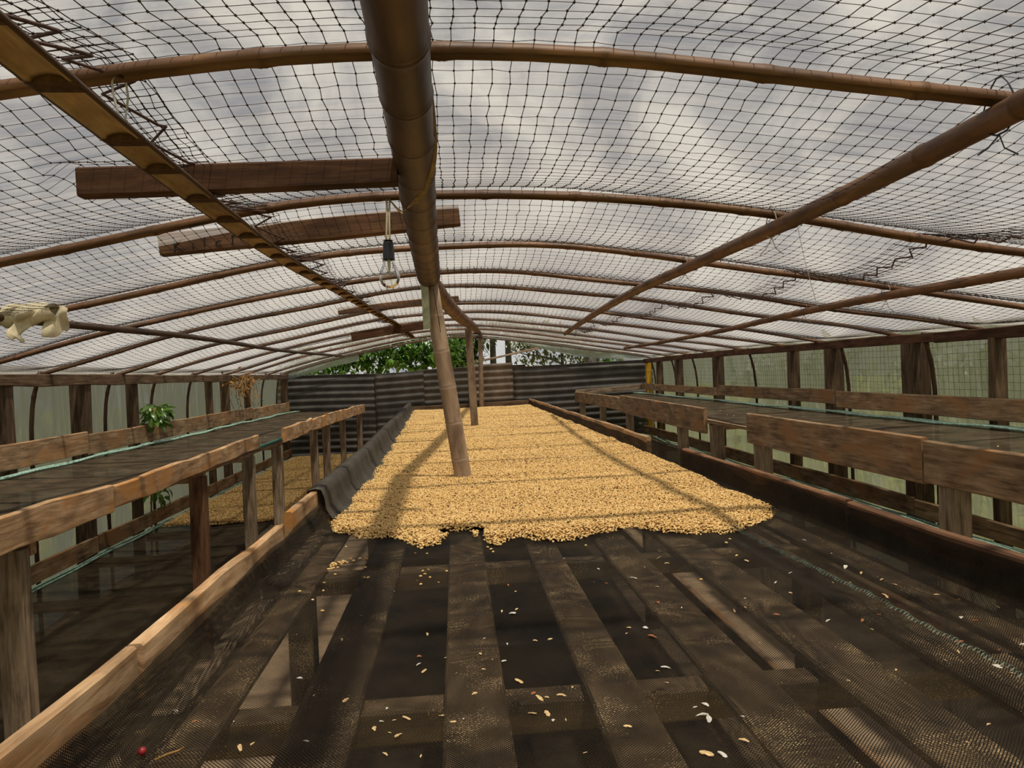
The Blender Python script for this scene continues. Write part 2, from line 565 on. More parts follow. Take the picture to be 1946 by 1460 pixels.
def bed_mesh_mat(name, pitch, strand, dust, hole=.42, spec=.02):
    """woven black plastic mesh: see-through holes between strands, dusted brown."""
    m, t, out = nodes_of(name)
    uv = N(t, 'ShaderNodeUVMap')
    sp = N(t, 'ShaderNodeSeparateXYZ')
    t.links.new(uv.outputs['UV'], sp.inputs[0])
    def mth(op, a, b=None):
        n = N(t, 'ShaderNodeMath', operation=op)
        for i, v in enumerate((a, b)):
            if v is None:
                continue
            if isinstance(v, (int, float)):
                n.inputs[i].default_value = v
            else:
                t.links.new(v, n.inputs[i])
        return n.outputs[0]
    s = mth('ADD', sp.outputs[0], sp.outputs[1])
    d = mth('SUBTRACT', sp.outputs[0], sp.outputs[1])
    k = math.pi / pitch / 1.414
    a = mth('ABSOLUTE', mth('SINE', mth('MULTIPLY', s, k)))
    b = mth('ABSOLUTE', mth('SINE', mth('MULTIPLY', d, k)))
    th = math.sin(math.pi / 2 * (1 - math.sqrt(hole)))
    lw = N(t, 'ShaderNodeLayerWeight', Blend=.5)   # strands have thickness: holes close up at a slant
    close = mth('MULTIPLY', mth('POWER', lw.outputs['Facing'], 4.0), 1 - th)
    mask = mth('GREATER_THAN', mth('MINIMUM', a, b), mth('ADD', close, th))
    n = N(t, 'ShaderNodeTexNoise', Scale=5.0, Detail=8.0, Roughness=.7)
    t.links.new(uv.outputs['UV'], n.inputs['Vector'])
    r = ramp(t, [(.38, strand), (.72, dust)])
    t.links.new(n.outputs['Fac'], r.inputs['Fac'])
    bs = N(t, 'ShaderNodeBsdfPrincipled', Roughness=.7)
    bs.inputs['Specular IOR Level'].default_value = spec
    t.links.new(r.outputs['Color'], bs.inputs['Base Color'])
    tp = N(t, 'ShaderNodeBsdfTransparent')
    mx = N(t, 'ShaderNodeMixShader')
    t.links.new(mask, mx.inputs[0])
    t.links.new(bs.outputs[0], mx.inputs[1])
    t.links.new(tp.outputs[0], mx.inputs[2])
    t.links.new(mx.outputs[0], out.inputs['Surface'])
    return m
MAT['mesh'] = bed_mesh_mat('black_drying_mesh', .0045, (.007, .006, .005), (.034, .024, .013), .47, .10)
MAT['mesh_shelf'] = bed_mesh_mat('black_shelf_mesh', .005, (.036, .029, .020), (.13, .097, .062), .27)
MAT['flap'] = bed_mesh_mat('dense_black_shade_cloth', .004, (.055, .050, .043), (.11, .097, .08), .06)

def tin_mat(name, c0, c1):
    m, t, out = nodes_of(name)
    tc = N(t, 'ShaderNodeTexCoord')
    n = N(t, 'ShaderNodeTexNoise', Scale=2.5, Detail=8.0, Roughness=.65)
    t.links.new(tc.outputs['Object'], n.inputs['Vector'])
    r = ramp(t, [(.35, c0), (.65, c1)])
    t.links.new(n.outputs['Fac'], r.inputs['Fac'])
    b = N(t, 'ShaderNodeBsdfPrincipled', Roughness=.6, Metallic=.2)
    t.links.new(r.outputs['Color'], b.inputs['Base Color'])
    t.links.new(b.outputs[0], out.inputs['Surface'])
    return m
MAT['tin'] = tin_mat('weathered_corrugated_tin', (.045, .042, .037), (.115, .105, .09))
MAT['tin_brown'] = tin_mat('brownish_corrugated_tin', (.10, .075, .055), (.24, .19, .145))

def bean_mat():
    m, t, out = nodes_of('parchment_coffee')
    oi = N(t, 'ShaderNodeObjectInfo')
    r = ramp(t, [(0, (.08, .035, .014)), (.03, (.20, .09, .03)), (.055, (.45, .25, .08)), (.12, (.66, .41, .14)), (.6, (.80, .54, .215)), (1, (.88, .64, .30))])
    t.links.new(oi.outputs['Random'], r.inputs['Fac'])
    b = N(t, 'ShaderNodeBsdfPrincipled', Roughness=.6)
    b.inputs['Specular IOR Level'].default_value = .25
    t.links.new(r.outputs['Color'], b.inputs['Base Color'])
    t.links.new(b.outputs[0], out.inputs['Surface'])
    return m
MAT['bean'] = bean_mat()
MAT['bean_bed'] = plain('parchment_gap_shade', (.30, .17, .06), .9, .1, .35, 120)  # darker than the beans: shade in the gaps painted as underlayer colour

def glass_mat():
    m, t, out = nodes_of('bulb_glass')
    lw = N(t, 'ShaderNodeLayerWeight', Blend=.25)
    tp = N(t, 'ShaderNodeBsdfTransparent')
    tp.inputs['Color'].default_value = (.95, .95, .92, 1)
    gl = N(t, 'ShaderNodeBsdfGlossy', Roughness=.03)
    mx = N(t, 'ShaderNodeMixShader')
    t.links.new(lw.outputs['Fresnel'], mx.inputs[0])
    t.links.new(tp.outputs[0], mx.inputs[1])
    t.links.new(gl.outputs[0], mx.inputs[2])
    t.links.new(mx.outputs[0], out.inputs['Surface'])
    return m
MAT['glass'] = glass_mat()

# ------------------------------------------------------------------ ground
def grid(nx, ny, fx):
    u, v = np.meshgrid(np.linspace(0, 1, nx), np.linspace(0, 1, ny))
    V = fx(u.ravel(), v.ravel())
    i = np.arange(ny - 1)[:, None] * nx + np.arange(nx - 1)[None]
    F = np.stack([i, i + 1, i + nx + 1, i + nx], -1).reshape(-1, 4)
    return V, F

def snoise(x, y, seed=0, octv=4, f=1.0):
    """cheap smooth sum-of-sines noise, about -1..1"""
    r = np.random.default_rng(seed)
    out = np.zeros_like(x, dtype=float)
    amp = 1.0
    for k in range(octv):
        for _ in range(3):
            a = r.uniform(0, 2 * math.pi)
            p = r.uniform(0, 2 * math.pi)
            q = f * (1.9 ** k) * r.uniform(.7, 1.3)
            out += amp * np.sin((x * math.cos(a) + y * math.sin(a)) * q + p) / 3
        amp *= .55
    return out / 1.6

V, F = grid(60, 60, lambda u, v: np.stack([-45 + 90 * u, -20 + 90 * v, -.05 + .03 * snoise(90 * u, 90 * v, 1, 3, .5)], -1))
g = link('ground', mesh_from('ground', V, F, MAT['grass'], True))
g['kind'] = 'structure'; g['label'] = 'sunlit grass field outside the plastic walls'
V, F = grid(60, 130, lambda u, v: np.stack([-3.1 + 6.7 * u, -1.6 + 14.8 * v, .02 + .015 * snoise(6.7 * u, 14.8 * v, 2, 4, 2.0)], -1))
g = link('floor', mesh_from('floor', V, F, MAT['dirt'], True))
g['kind'] = 'structure'; g['label'] = 'bare pale earth floor of the aisles under the beds'

# ------------------------------------------------------------------ ceiling: film, net, ribs, purlins
ceiling = struct('ceiling', 'arched bamboo and plastic film greenhouse roof')
ribY = np.array(RIB_Y)
def sag(y):
    """0 at ribs, 1 mid-way between ribs"""
    y = np.asarray(y, float)
    i = np.clip(np.searchsorted(ribY, y) - 1, 0, len(ribY) - 2)
    t = (y - ribY[i]) / (ribY[i + 1] - ribY[i])
    return np.clip(4 * t * (1 - t), 0, 1)
def roof_z(x, y):
    return arch(x) + .012 * snoise(np.asarray(x), np.asarray(y), 5, 3, 1.6)
def net_z(x, y):
    s = sag(y)
    edge = np.clip(np.minimum(x + 2.95, 3.45 - x) / .35, 0, 1)
    z = roof_z(x, y) + .022 - (.075 + .02 * snoise(x * 1.3, y * 1.1, 8, 2, 1.2)) * s * edge
    # the net rides over the plank that lies across under it
    on = np.clip((np.asarray(x) + .98) / .05, 0, 1) * np.clip((-.0 - np.asarray(x)) / .08, 0, 1)
    return np.where(on > 0, np.maximum(z, 2.318 * on + z * (1 - on) - .30 * np.maximum(0, np.abs(np.asarray(y) - 1.95) - .03)), z)
def film_z(x, y):
    s = sag(y)
    return roof_z(x, y) + .042 - .022 * s + .012 * snoise(np.asarray(x) * 2, np.asarray(y) * 3, 9, 3, 1.5) * s

X0, X1, YA, YB = -3.14, 3.62, -1.6, 12.95
V, F = grid(150, 330, lambda u, v: (lambda x, y: np.stack([x, y, film_z(x, y)], -1))(X0 + (X1 - X0) * u, YA + (YB - YA) * v))
film = link('plastic_film', mesh_from('plastic_film', V, F, MAT['film'], True), ceiling)
film['label'] = 'wrinkled translucent plastic roof film'

# net: lengthwise and crosswise twine with knots
def net_object(name, S, pitch_i, r_long, r_cross, knots_to, parent):
    """S (ny,nx,3) grid of knots."""
    ny, nx = S.shape[:2]
    parts = []
    tri = circ(3)
    # lengthwise strands
    def strands(A, r):
        # A (k, n, 3): k strands of n points; extrude triangles
        k, n, _ = A.shape
        T = np.gradient(A, axis=1)
        T /= np.linalg.norm(T, axis=2, keepdims=True) + 1e-9
        up = np.array([0, 0, 1.0]) if abs(T[..., 2]).mean() < .7 else np.array([1.0, 0, 0])
        Sd = np.cross(T, up); Sd /= np.linalg.norm(Sd, axis=2, keepdims=True) + 1e-9
        U = np.cross(Sd, T)
        Vv = A[:, :, None, :] + r * (tri[None, None, :, 0:1] * Sd[:, :, None, :] + tri[None, None, :, 1:2] * U[:, :, None, :])
        base = (np.arange(k)[:, None, None] * n + np.arange(n - 1)[None, :, None]) * 3
        j = np.arange(3)[None, None]
        jn = (j + 1) % 3
        Ff = np.stack([base + j, base + jn, base + 3 + jn, base + 3 + j], -1).reshape(-1, 4)
        return Vv.reshape(-1, 3), Ff, None
    parts.append(strands(np.swapaxes(S, 0, 1), r_long))
    parts.append(strands(S, r_cross))
    K = S[knots_to].reshape(-1, 3)
    if len(K):
        oct_v = np.array([[1, 0, 0], [-1, 0, 0], [0, 1, 0], [0, -1, 0], [0, 0, 1], [0, 0, -1]]) * (r_long * 3.0)
        oct_f = np.array([[0, 2, 4], [2, 1, 4], [1, 3, 4], [3, 0, 4], [2, 0, 5], [1, 2, 5], [3, 1, 5], [0, 3, 5]])
        Vk = (K[:, None, :] + oct_v[None]).reshape(-1, 3)
        Fk = (np.arange(len(K))[:, None, None] * 6 + oct_f[None]).reshape(-1, 3)
        parts.append((Vk, Fk, None))
    V, F, _ = merge(parts)
    o = link(name, mesh_from(name, V, F, MAT['net']), parent)
    o['kind'] = 'stuff'
    return o

nx = 156
ys = np.arange(.1, 12.85, .046)
xs = np.linspace(-2.93, 3.43, nx)
gx, gy = np.meshgrid(xs, ys)
jx = gx + .006 * snoise(gx, gy, 31, 3, 3) + rng.normal(0, .0018, gx.shape)
jy = gy + .03 * snoise(gx, gy, 32, 2, 1.4) + rng.normal(0, .0018, gx.shape)
jz = net_z(jx, jy)
net = net_object('knotted_net', np.stack([jx, jy, jz], -1), .042, .0011, .0007, ys < 7.5, ceiling)
net['label'] = 'brown knotted bird net under the roof film'

# doubled net edge laced together along two seams
def seam(xc, y0, y1, wd, amp, stepy):
    ys2 = np.arange(y0, y1, .046)
    xs2 = np.linspace(-wd / 2, wd / 2, 8)
    a, b = np.meshgrid(xs2, ys2)
    cx = np.interp(b, xc[1], xc[0])
    x = cx + a + .004 * rng.normal(0, 1, a.shape)
    y = b + .02 + .002 * rng.normal(0, 1, a.shape)
    z = net_z(x, y) - .012
    o = net_object('net_hem', np.stack([x, y, z], -1), .02, .001, .0012, ys2 < 5, ceiling)
    o['label'] = 'doubled hem of the net along a laced seam'
    # lacing zigzag
    P = []
    k = 0
    yy = y0
    while yy < y1:
        sx = np.interp(yy, xc[1], xc[0])
        dx = (-amp * .6, amp)[k % 2] * wd + .006 * rng.normal()
        x = sx + dx
        P.append((x, yy, float(net_z(np.array(x), np.array(yy))) - .018 - .012 * (k % 2)))
        if k % 2:
            P.append((x + .008, yy + .022, P[-1][2] + .004))
        yy += stepy * (1 + .25 * rng.normal())
        k += 1
    o = tube('lacing_cord', P, .0034, MAT['lacing'], ceiling, 5)
    o['label'] = 'purplish cord laced zigzag through the net seam'
    return o
seam(([-.64, -.65, -.67, -.675, -.67, -.61], [.9, 1.7, 2.2, 3.5, 5.2, 10.5]), .95, 10.5, .13, .30, .075)
seam(([1.86, 1.80, 1.79, 1.62, 1.46], [2.0, 2.7, 3.5, 5.0, 7.6]), 1.9, 9.0, .15, .13, .06)

# ribs
for k, y in enumerate(RIB_Y):
    xa, xb = -2.97, 3.47
    skew = rng.normal(0, .03)
    px = np.linspace(xa, xb, 46)
    bow = .03 * math.sin(k * 2.1)
    py = y + skew * (px / 3.2) + bow * np.cos(px / 3.2 * math.pi / 2) + .008 * np.sin(px * 3 + k)
    pz = roof_z(px, py) - .004 + .006 * np.sin(px * 4.1 + k * 1.7)
    P = np.stack([px, py, pz], -1)
    nodes = np.cumsum(rng.uniform(.27, .40, 16))
    nodes = nodes[nodes < 6.3]
    r = half_culm('rib', P, .046 + .004 * rng.normal(), .027, MAT['bamboo_dark'] if k in (0,) else MAT['bamboo'], ceiling, nodes)
    if k == 1:
        r['label'] = 'dark glossy split bamboo rib crossing nearest overhead'

# purlins (split bamboo, hollow side down, on the left; poles elsewhere)
def purlin(P, kind, w, nodes_gap, mat, label):
    P = smooth_path(np.array(P), 60, 9)
    _, L = along(P, [0])
    nodes = np.arange(.18, L - .1, nodes_gap) + rng.uniform(-.03, .03, len(np.arange(.18, L - .1, nodes_gap)))
    if kind == 'split':
        o = half_culm('purlin', P, w, w * .30, mat, ceiling, nodes, .012, swell=.04)
        T, S, U = frames(P, (0, 0, 1))
        for q in nodes:   # dark partitions inside the hollow
            c, _ = along(P, [q])
            a = np.linspace(0, math.pi, 7)
            hw, hh = w / 2 - .004, w * .30 - .006
            prof = np.stack([np.cos(a) * hw, np.sin(a) * hh - w * .15 - .0008], -1)
            c1, _ = along(P, [q + .04])
            V, F, uv = sweep(np.array([c[0], c1[0]]), prof)
            d = link('node_partition', mesh_from('node_partition', V - c[0], F, MAT['bamboo_node']), o, tuple(c[0]))
            d.location = Vector(c[0]) - Vector(P[0])
    else:
        o = culm('purlin', P, w / 2, w / 2 * .9, nodes, mat, ceiling, 12, (0, 0, 1), .12)
    o['label'] = label
    return o
purlin([(-.56, .5, 2.235), (-.59, 1.05, 2.235), (-.62, 1.35, 2.238), (-.60, 1.45, 2.238), (-.625, 1.78, 2.226), (-.645, 2.38, 2.238), (-.68, 3.25, 2.25), (-.64, 4.0, 2.262), (-.63, 5.75, 2.282), (-.57, 8, 2.30), (-.57, 10.65, 2.303)],
       'split', .078, .25, MAT['bamboo_purlin'], 'wide split bamboo purlin, hollow side down, over the left aisle')
purlin([(1.10, .5, 2.245), (1.152, 1.39, 2.243), (1.20, 2.12, 2.234), (1.18, 2.6, 2.238), (1.19, 3.37, 2.236), (1.165, 4.4, 2.24), (1.22, 6.0, 2.232), (1.34, 8.4, 2.21), (1.40, 9.2, 2.205)],
       'pole', .056, .36, MAT['bamboo'], 'bamboo purlin pole over the right side of the bean bed')
purlin([(2.27, .8, 2.06), (2.27, 2.8, 2.06), (2.24, 3.5, 2.066), (2.25, 4.5, 2.064), (2.40, 6.5, 2.04), (2.46, 8.8, 2.03), (2.46, 10.5, 2.03)],
       'pole', .046, .42, MAT['bamboo'], 'thin bamboo purlin pole over the right rack')
purlin([(-1.93, 1.0, 2.085), (-1.955, 3.45, 2.077), (-1.95, 3.9, 2.08), (-1.87, 4.5, 2.093), (-1.845, 5.8, 2.097), (-1.89, 8.2, 2.09), (-1.75, 11.9, 2.115)],
       'pole', .040, .5, MAT['bamboo_dark'], 'thin dark bamboo purlin pole over the left rack')

# wire ties where purlins cross ribs
def tie(c, rx, rz, mat, tail):
    a = np.linspace(0, 2 * math.pi, 14)
    P = np.stack([c[0] + .006 * np.sin(a * 2), c[1] + np.cos(a) * rx, c[2] + np.sin(a) * rz], -1)
    V1, F1, u1 = sweep(P, circ(4, .0022), (1, .1, .2))
    parts = [(V1, F1, u1)]
    for s in (-1, 1):
        q = np.array([[c[0], c[1], c[2] - rz], [c[0] + .018 * s, c[1] + .01, c[2] - rz - tail * .6], [c[0] + .045 * s, c[1] + .005, c[2] - rz - tail]])
        parts.append(sweep(q, circ(4, .0018), (0, 1, .1)))
    V, F, uv = merge(parts)
    return link('wire_tie', mesh_from('wire_tie', V - np.array(c), F, mat, True), ceiling, c)
tie((1.16, 1.47, 2.265), .045, .06, MAT['wire_dark'], .04)
tie((1.18, 2.63, 2.262), .045, .06, MAT['wire'], .06)
tie((1.18, 3.65, 2.262), .04, .055, MAT['wire'], .04)
tie((2.24, 3.66, 2.09), .04, .05, MAT['wire'], .06)
tie((2.27, 4.62, 2.09), .04, .05, MAT['wire'], .05)
tie((-.615, 1.47, 2.29), .025, .06, MAT['wire'], .002)
q = np.array([[1.29, 2.66, 2.27], [1.295, 2.64, 2.18], [1.30, 2.62, 2.10], [1.32, 2.62, 2.02], [1.335, 2.61, 1.94]])
tube('loose_wire', smooth_path(q, 14, 3), .0012, MAT['wire'], ceiling, 4)

# ------------------------------------------------------------------ ridge poles, posts, cross planks
P = smooth_path([(-.05, -.6, 2.31), (-.06, .5, 2.315), (-.067, 1.13, 2.318), (-.078, 1.75, 2.317), (-.098, 2.55, 2.315), (-.113, 3.4, 2.312), (-.125, 4.24, 2.308)], 40, 5)
nd = [q for q in (np.array([.55, .82, 1.09, 1.36, 1.60, 1.84, 2.09, 2.35, 2.64, 2.92, 3.2, 3.46, 3.70, 3.93, 4.12, 4.3, 4.45, 4.6, 4.72]) ) if q < 4.78]
o = culm('ridge_pole', P, .044, .063, nd, MAT['bamboo_dark'], None, 26, (0, 0, 1), .07)
tag(o, 'thick dark bamboo ridge pole running overhead toward the leaning post', 'pole')
P = smooth_path([(-.115, 4.28, 2.285), (-.05, 5.2, 2.265), (.06, 6.7, 2.27), (.17, 8.3, 2.325), (.30, 10.5, 2.40), (.47, 12.8, 2.48)], 40, 7)
o = culm('ridge_pole', P, .05, .055, np.arange(.2, 8.4, .3), MAT['bamboo'], None, 18, (0, 0, 1), .08)
tag(o, 'orange brown bamboo ridge pole continuing behind the leaning post to the tin wall', 'pole')

base, top = np.array([.02, 4.2, 1.17]), np.array([-.118, 4.2, 2.262])
ax_dir = (top - base) / (top - base)[2]
foot = base - ax_dir * 1.15
P = np.stack([foot + ax_dir * q for q in np.linspace(0, 1.15 + 1.092, 12)])
nz = np.array([.27, .47, .68, .87, 1.06, 1.27, 1.475, 1.68, 1.885, 2.09]) - .02
o = culm('bamboo_post', P, .054, .044, list(nz * 1.008), MAT['bamboo_pale'], None, 24, (0, 1, 0), .05)
tag(o, 'pale bamboo post leaning left, standing among the beans under the ridge', 'post')
crk = np.array([base + ax_dir * z + np.array([.014, -.0445 , 0]) for z in (.82, .9, 1.0, 1.07)])
tube('crack', crk, .0012, MAT['ink'], o, 4).location = Vector(crk[0]) - Vector(foot)
o = board('square_post', (.222, 8.29, .02), (.169, 8.29, 2.262), .082, .07, MAT['bamboo_pale'], rough=.003)
tag(o, 'square tan wooden post standing in the middle of the beans', 'post')
P = np.stack([np.array([.415, 12.82, .02]) * (1 - s) + np.array([.463, 12.82, 2.43]) * s for s in np.linspace(0, 1, 10)])
o = culm('bamboo_post', P, .04, .04, np.arange(.2, 2.3, .29), MAT['bamboo_pale'], None, 16, (0, 1, 0), .06)
tag(o, 'thin grey bamboo post in front of the tin wall', 'post')

o = board('cross_plank', (-.925, 1.95, 2.272), (-.128, 1.95, 2.284), .045, .072, MAT['wood_plank'], rough=.003)
tag(o, 'dark reddish plank tucked between net and split purlin, nearest of the cross planks', 'plank')
pb = board('cross_plank', (-1.13, 3.0, 2.305), (.045, 3.0, 2.392), .05, .085, MAT['wood_red'], rough=.003)
tag(pb, 'reddish brown plank with scrawled black letters lying over the ridge pole', 'plank')
o = board('cross_plank', (-.97, 6.4, 2.332), (.06, 6.4, 2.402), .07, .055, MAT['bamboo'], rough=.003)
tag(o, 'thin tan stick laid across under the roof just behind the leaning post', 'plank')
o = board('cross_plank', (-1.06, 7.8, 2.19), (-.09, 7.8, 2.305), .05, .085, MAT['wood_plank'], rough=.003)
tag(o, 'dark brown plank farthest back of the cross planks', 'plank')

# scrawled letters on the second plank: K i l c r i
STROKES = {'K': [[(0, 0), (.05, 1)], [(.62, 1), (.06, .45), (.7, 0)]], 'i': [[(.1, .05), (.12, .55)]], 'l': [[(.1, .2), (.16, 1)]],
           'c': [[(.55, .5), (.3, .58), (.08, .34), (.2, .1), (.55, .12)]], 'r': [[(.05, .1), (.08, .85)], [(.0, .85), (.6, .92)]]}
d = (Vector((.045, 3.0, 2.392)) - Vector((-1.13, 3.0, 2.305))).normalized()
upv = Vector((-d.z, 0, d.x))
start = Vector((-1.13, 3.0, 2.305)) + d * .06 - upv * .012
x = 0.0
for ch in 'Kilcri':
    parts = []
    for st in STROKES[ch]:
        Q = np.array([list(start + d * (x + a * .045) + upv * (-.022 + b * .045) + Vector((0, -.0262, 0))) for a, b in st])
        if len(Q) == 2:
            Q = np.array([Q[0], (Q[0] + Q[1]) / 2, Q[1]])
        parts.append(sweep(Q, circ(5, .0026), (0, 1, 0)))
    V, F, uv = merge(parts)
    lo = link('letter', mesh_from('letter', V, F, MAT['ink']))
    lo.parent = pb
    lo.matrix_parent_inverse = (Matrix.Translation(pb.location) @ pb.rotation_euler.to_matrix().to_4x4()).inverted()
    x += .066 if ch in 'Kcr' else .044

o = board('nailed_stick', (-.148, 4.135, 2.26), (-.145, 4.135, 2.01), .040, .012, MAT['pale_green'], rough=.002)
tag(o, 'short pale green slat nailed beside the top of the leaning post', 'stick')

# dry strap wound round the near ridge pole, down to the second rib
cy = np.linspace(1.50, 2.60, 24)
a = np.interp(cy, [1.5, 1.8, 2.0, 2.15, 2.45, 2.6], [-.35, .15, .9, 1.6, 2.7, 3.1])
P = np.stack([-.085 + .058 * np.cos(a), cy, 2.317 - .056 * np.sin(a)], -1)
P = np.concatenate([P, [[-.17, 2.64, 2.33], [-.2, 2.64, 2.372]]])
V, F, uv = sweep(smooth_path(P, 40, 3), np.array([[-.009, -.002], [.009, -.002], [.009, .002], [-.009, .002]]), (0, 0, 1))
o = link('bark_strap', mesh_from('bark_strap', V, F, MAT['strap'], True))
tag(o, 'dry bark strap wound around the near ridge pole', 'strap')

# ------------------------------------------------------------------ hanging light bulb
def lathe(prof, n=24):
    prof = np.asarray(prof, float)
    a = np.linspace(0, 2 * math.pi, n, endpoint=False)
    V = np.stack([prof[:, 0:1] * np.cos(a), prof[:, 0:1] * np.sin(a), np.repeat(prof[:, 1:2], n, 1)], -1).reshape(-1, 3)
    m = len(prof)
    i = np.arange(m - 1)[:, None] * n
    j = np.arange(n)[None]
    jn = (j + 1) % n
    F = np.stack([i + j, i + jn, i + n + jn, i + n + j], -1).reshape(-1, 4)
    return V, F
B = empty('hanging_bulb', (-.213, 2.6, 2.06))
tag(B, 'clear glass light bulb in a black socket hanging by a pale cord beside the ridge', 'light bulb')
for s in (-.006, .006):
    P = np.array([[-.213 + s, 2.6, 2.225], [-.211 + s * .8, 2.605, 2.28], [-.21 + s * .6, 2.62, 2.33], [-.209 + s, 2.645, 2.395]])
    tube('cord', smooth_path(P, 12, 3), .0038, MAT['cord'], B, 8, up=(0, 1, 0))
V, F = lathe([(.001, .070), (.010, .070), (.0165, .064), (.0175, .058), (.0185, .052), (.0185, .035), (.0205, .030), (.0205, .004), (.0215, 0), (.018, 0), (.018, .02)], 28)
link('socket', mesh_from('socket', V, F, MAT['socket'], True), B, (-.213, 2.6, 2.158))
V, F = lathe([(.0185, .068), (.001, .069), (.001, .071), (.0185, .0685)], 20)
link('socket_cap', mesh_from('socket_cap', V, F, MAT['brass'], True), B, (-.213, 2.6, 2.1585))
pr = [(.0165, .165)] + [(.0165 + (.0345 - .0165) * (1 - math.cos(math.pi * s)) / 2, .165 - .062 * s) for s in np.linspace(.15, 1, 8)]
zc = .0535
pr += [(.0362 * math.cos(a), .050 + .050 * math.sin(a) * (1 if a < 0 else 1)) for a in np.linspace(.95, -1.55, 16) if a < .75]
pr = sorted({(round(a, 5), round(b, 5)) for a, b in pr}, key=lambda q: -q[1])
pr = [(.0165, .105), (.0175, .095), (.021, .084), (.027, .072), (.0325, .061), (.0355, .050), (.0362, .040), (.0345, .028), (.030, .017), (.022, .0075), (.012, .002), (.001, 0)]
V, F = lathe(pr, 32)
gb = link('bulb_glass', mesh_from('bulb_glass', V, F, MAT['glass'], True), B, (-.213, 2.6, 2.060))
V, F = lathe([(.006, .1), (.0055, .075), (.003, .062), (.0025, .05), (.001, .048)], 10)
st = link('glass_stem', mesh_from('glass_stem', V, F, MAT['wire']), gb); st.location = (0, 0, 0)
Q = np.array([[-.014, 0, .052], [-.004, .004, .056], [.004, .004, .056], [.014, 0, .052]])
fil = tube('filament', Q, .0009, MAT['wire_dark'], None, 4); fil.parent = gb; fil.location = Vector(Q[0])

# ------------------------------------------------------------------ side walls
wl = struct('wall_left', 'left wall of posts and cloudy plastic film')
wrt = struct('wall_right', 'right wall of posts, net and cloudy plastic film')
def wall(root, X, s, posts, thin, film_x, plate_z, post_w):
    for y, w in posts:
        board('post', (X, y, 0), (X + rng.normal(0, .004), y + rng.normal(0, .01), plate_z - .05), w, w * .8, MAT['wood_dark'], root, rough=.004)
    for y in thin:
        xx = X + s * .05
        P = np.array([[xx, y, .02], [xx + .01 * s, y, .8], [xx, y, 1.55], [xx - .02 * s, y - .01, 1.72], [xx - .09 * s, y - .02, plate_z + .02]])
        P = smooth_path(P, 24, 5)
        half_culm('bamboo_strip', P, .034, .022, MAT['bamboo_dark'], root, list(np.arange(.3, 1.8, .35)), .006, up=(-s, 0, .05))
    V, F = grid(260, 20, lambda u, v: (lambda y, z: np.stack([
        film_x + s * (.03 * snoise(y * 2.2, z * .8, 41 + s, 3, 2.0) + .018 * np.sin(y * 9 + 4 * np.sin(y * 1.3) + z * 1.5 * np.sin(y * 2))), y, z], -1))(-1.6 + 14.55 * u, .0 + (plate_z + .07) * v))
    f = link('plastic_film', mesh_from('plastic_film', V, F, MAT['film_wall_grey'] if s < 0 else MAT['film_wall'], True), root)
    f['label'] = 'cloudy plastic wall film hanging in folds'
wall(wl, -2.92, -1, [(.9, .10), (2.4, .10), (3.9, .10), (5.0, .10), (5.97, .12), (6.91, .085), (8.99, .075), (9.59, .095), (10.61, .08), (12.82, .11)],
     [.5, 1.9, 3.2, 4.4, 5.4, 6.49, 7.43, 8.41, 11.54, 12.5], -3.06, 1.87, .1)
wall(wrt, 3.38, 1, [(.8, .1), (2.2, .1), (3.4, .085), (4.35, .085), (5.18, .15), (6.34, .13), (7.15, .10), (9.27, .12), (10.92, .11), (11.98, .10)],
     [1.5, 2.8, 5.05, 6.21, 8.21, 10.26, 11.27, 12.45], 3.52, 1.89, .1)
yp = board('corner_post', (3.40, 12.78, .0), (3.40, 12.78, 1.86), .09, .09, MAT['yellow'], wrt)
yp['label'] = 'yellow painted corner post'
# wall plates
for (y0, y1, za, zb) in [(-1.5, 4.3, 1.835, 1.832), (4.28, 9.0, 1.834, 1.822), (8.97, 12.9, 1.818, 1.832)]:
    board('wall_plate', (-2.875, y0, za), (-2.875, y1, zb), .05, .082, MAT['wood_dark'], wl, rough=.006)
for (y0, y1, za, zb) in [(-1.5, 4.9, 1.865, 1.868), (4.88, 8.6, 1.872, 1.872), (8.58, 12.85, 1.878, 1.850)]:
    board('wall_plate', (3.36, y0, za), (3.36, y1, zb), .05, .072, MAT['wood_plank'], wrt, rough=.004)
# net on the right wall
ys2 = np.arange(.6, 12.8, .055)
zs2 = np.arange(1.35, 1.86, .05)
a, b = np.meshgrid(ys2, zs2)
S = np.stack([3.465 + .012 * snoise(a, b * 3, 51, 2, 2.0), a + .008 * snoise(a, b, 52, 2, 4), b + .02 * snoise(a, b, 53, 2, 2.2)], -1)
o = net_object('wall_net', S, .05, .0011, .0011, zs2 < 0, wrt)
o['label'] = 'dark bird net stretched along the right wall'

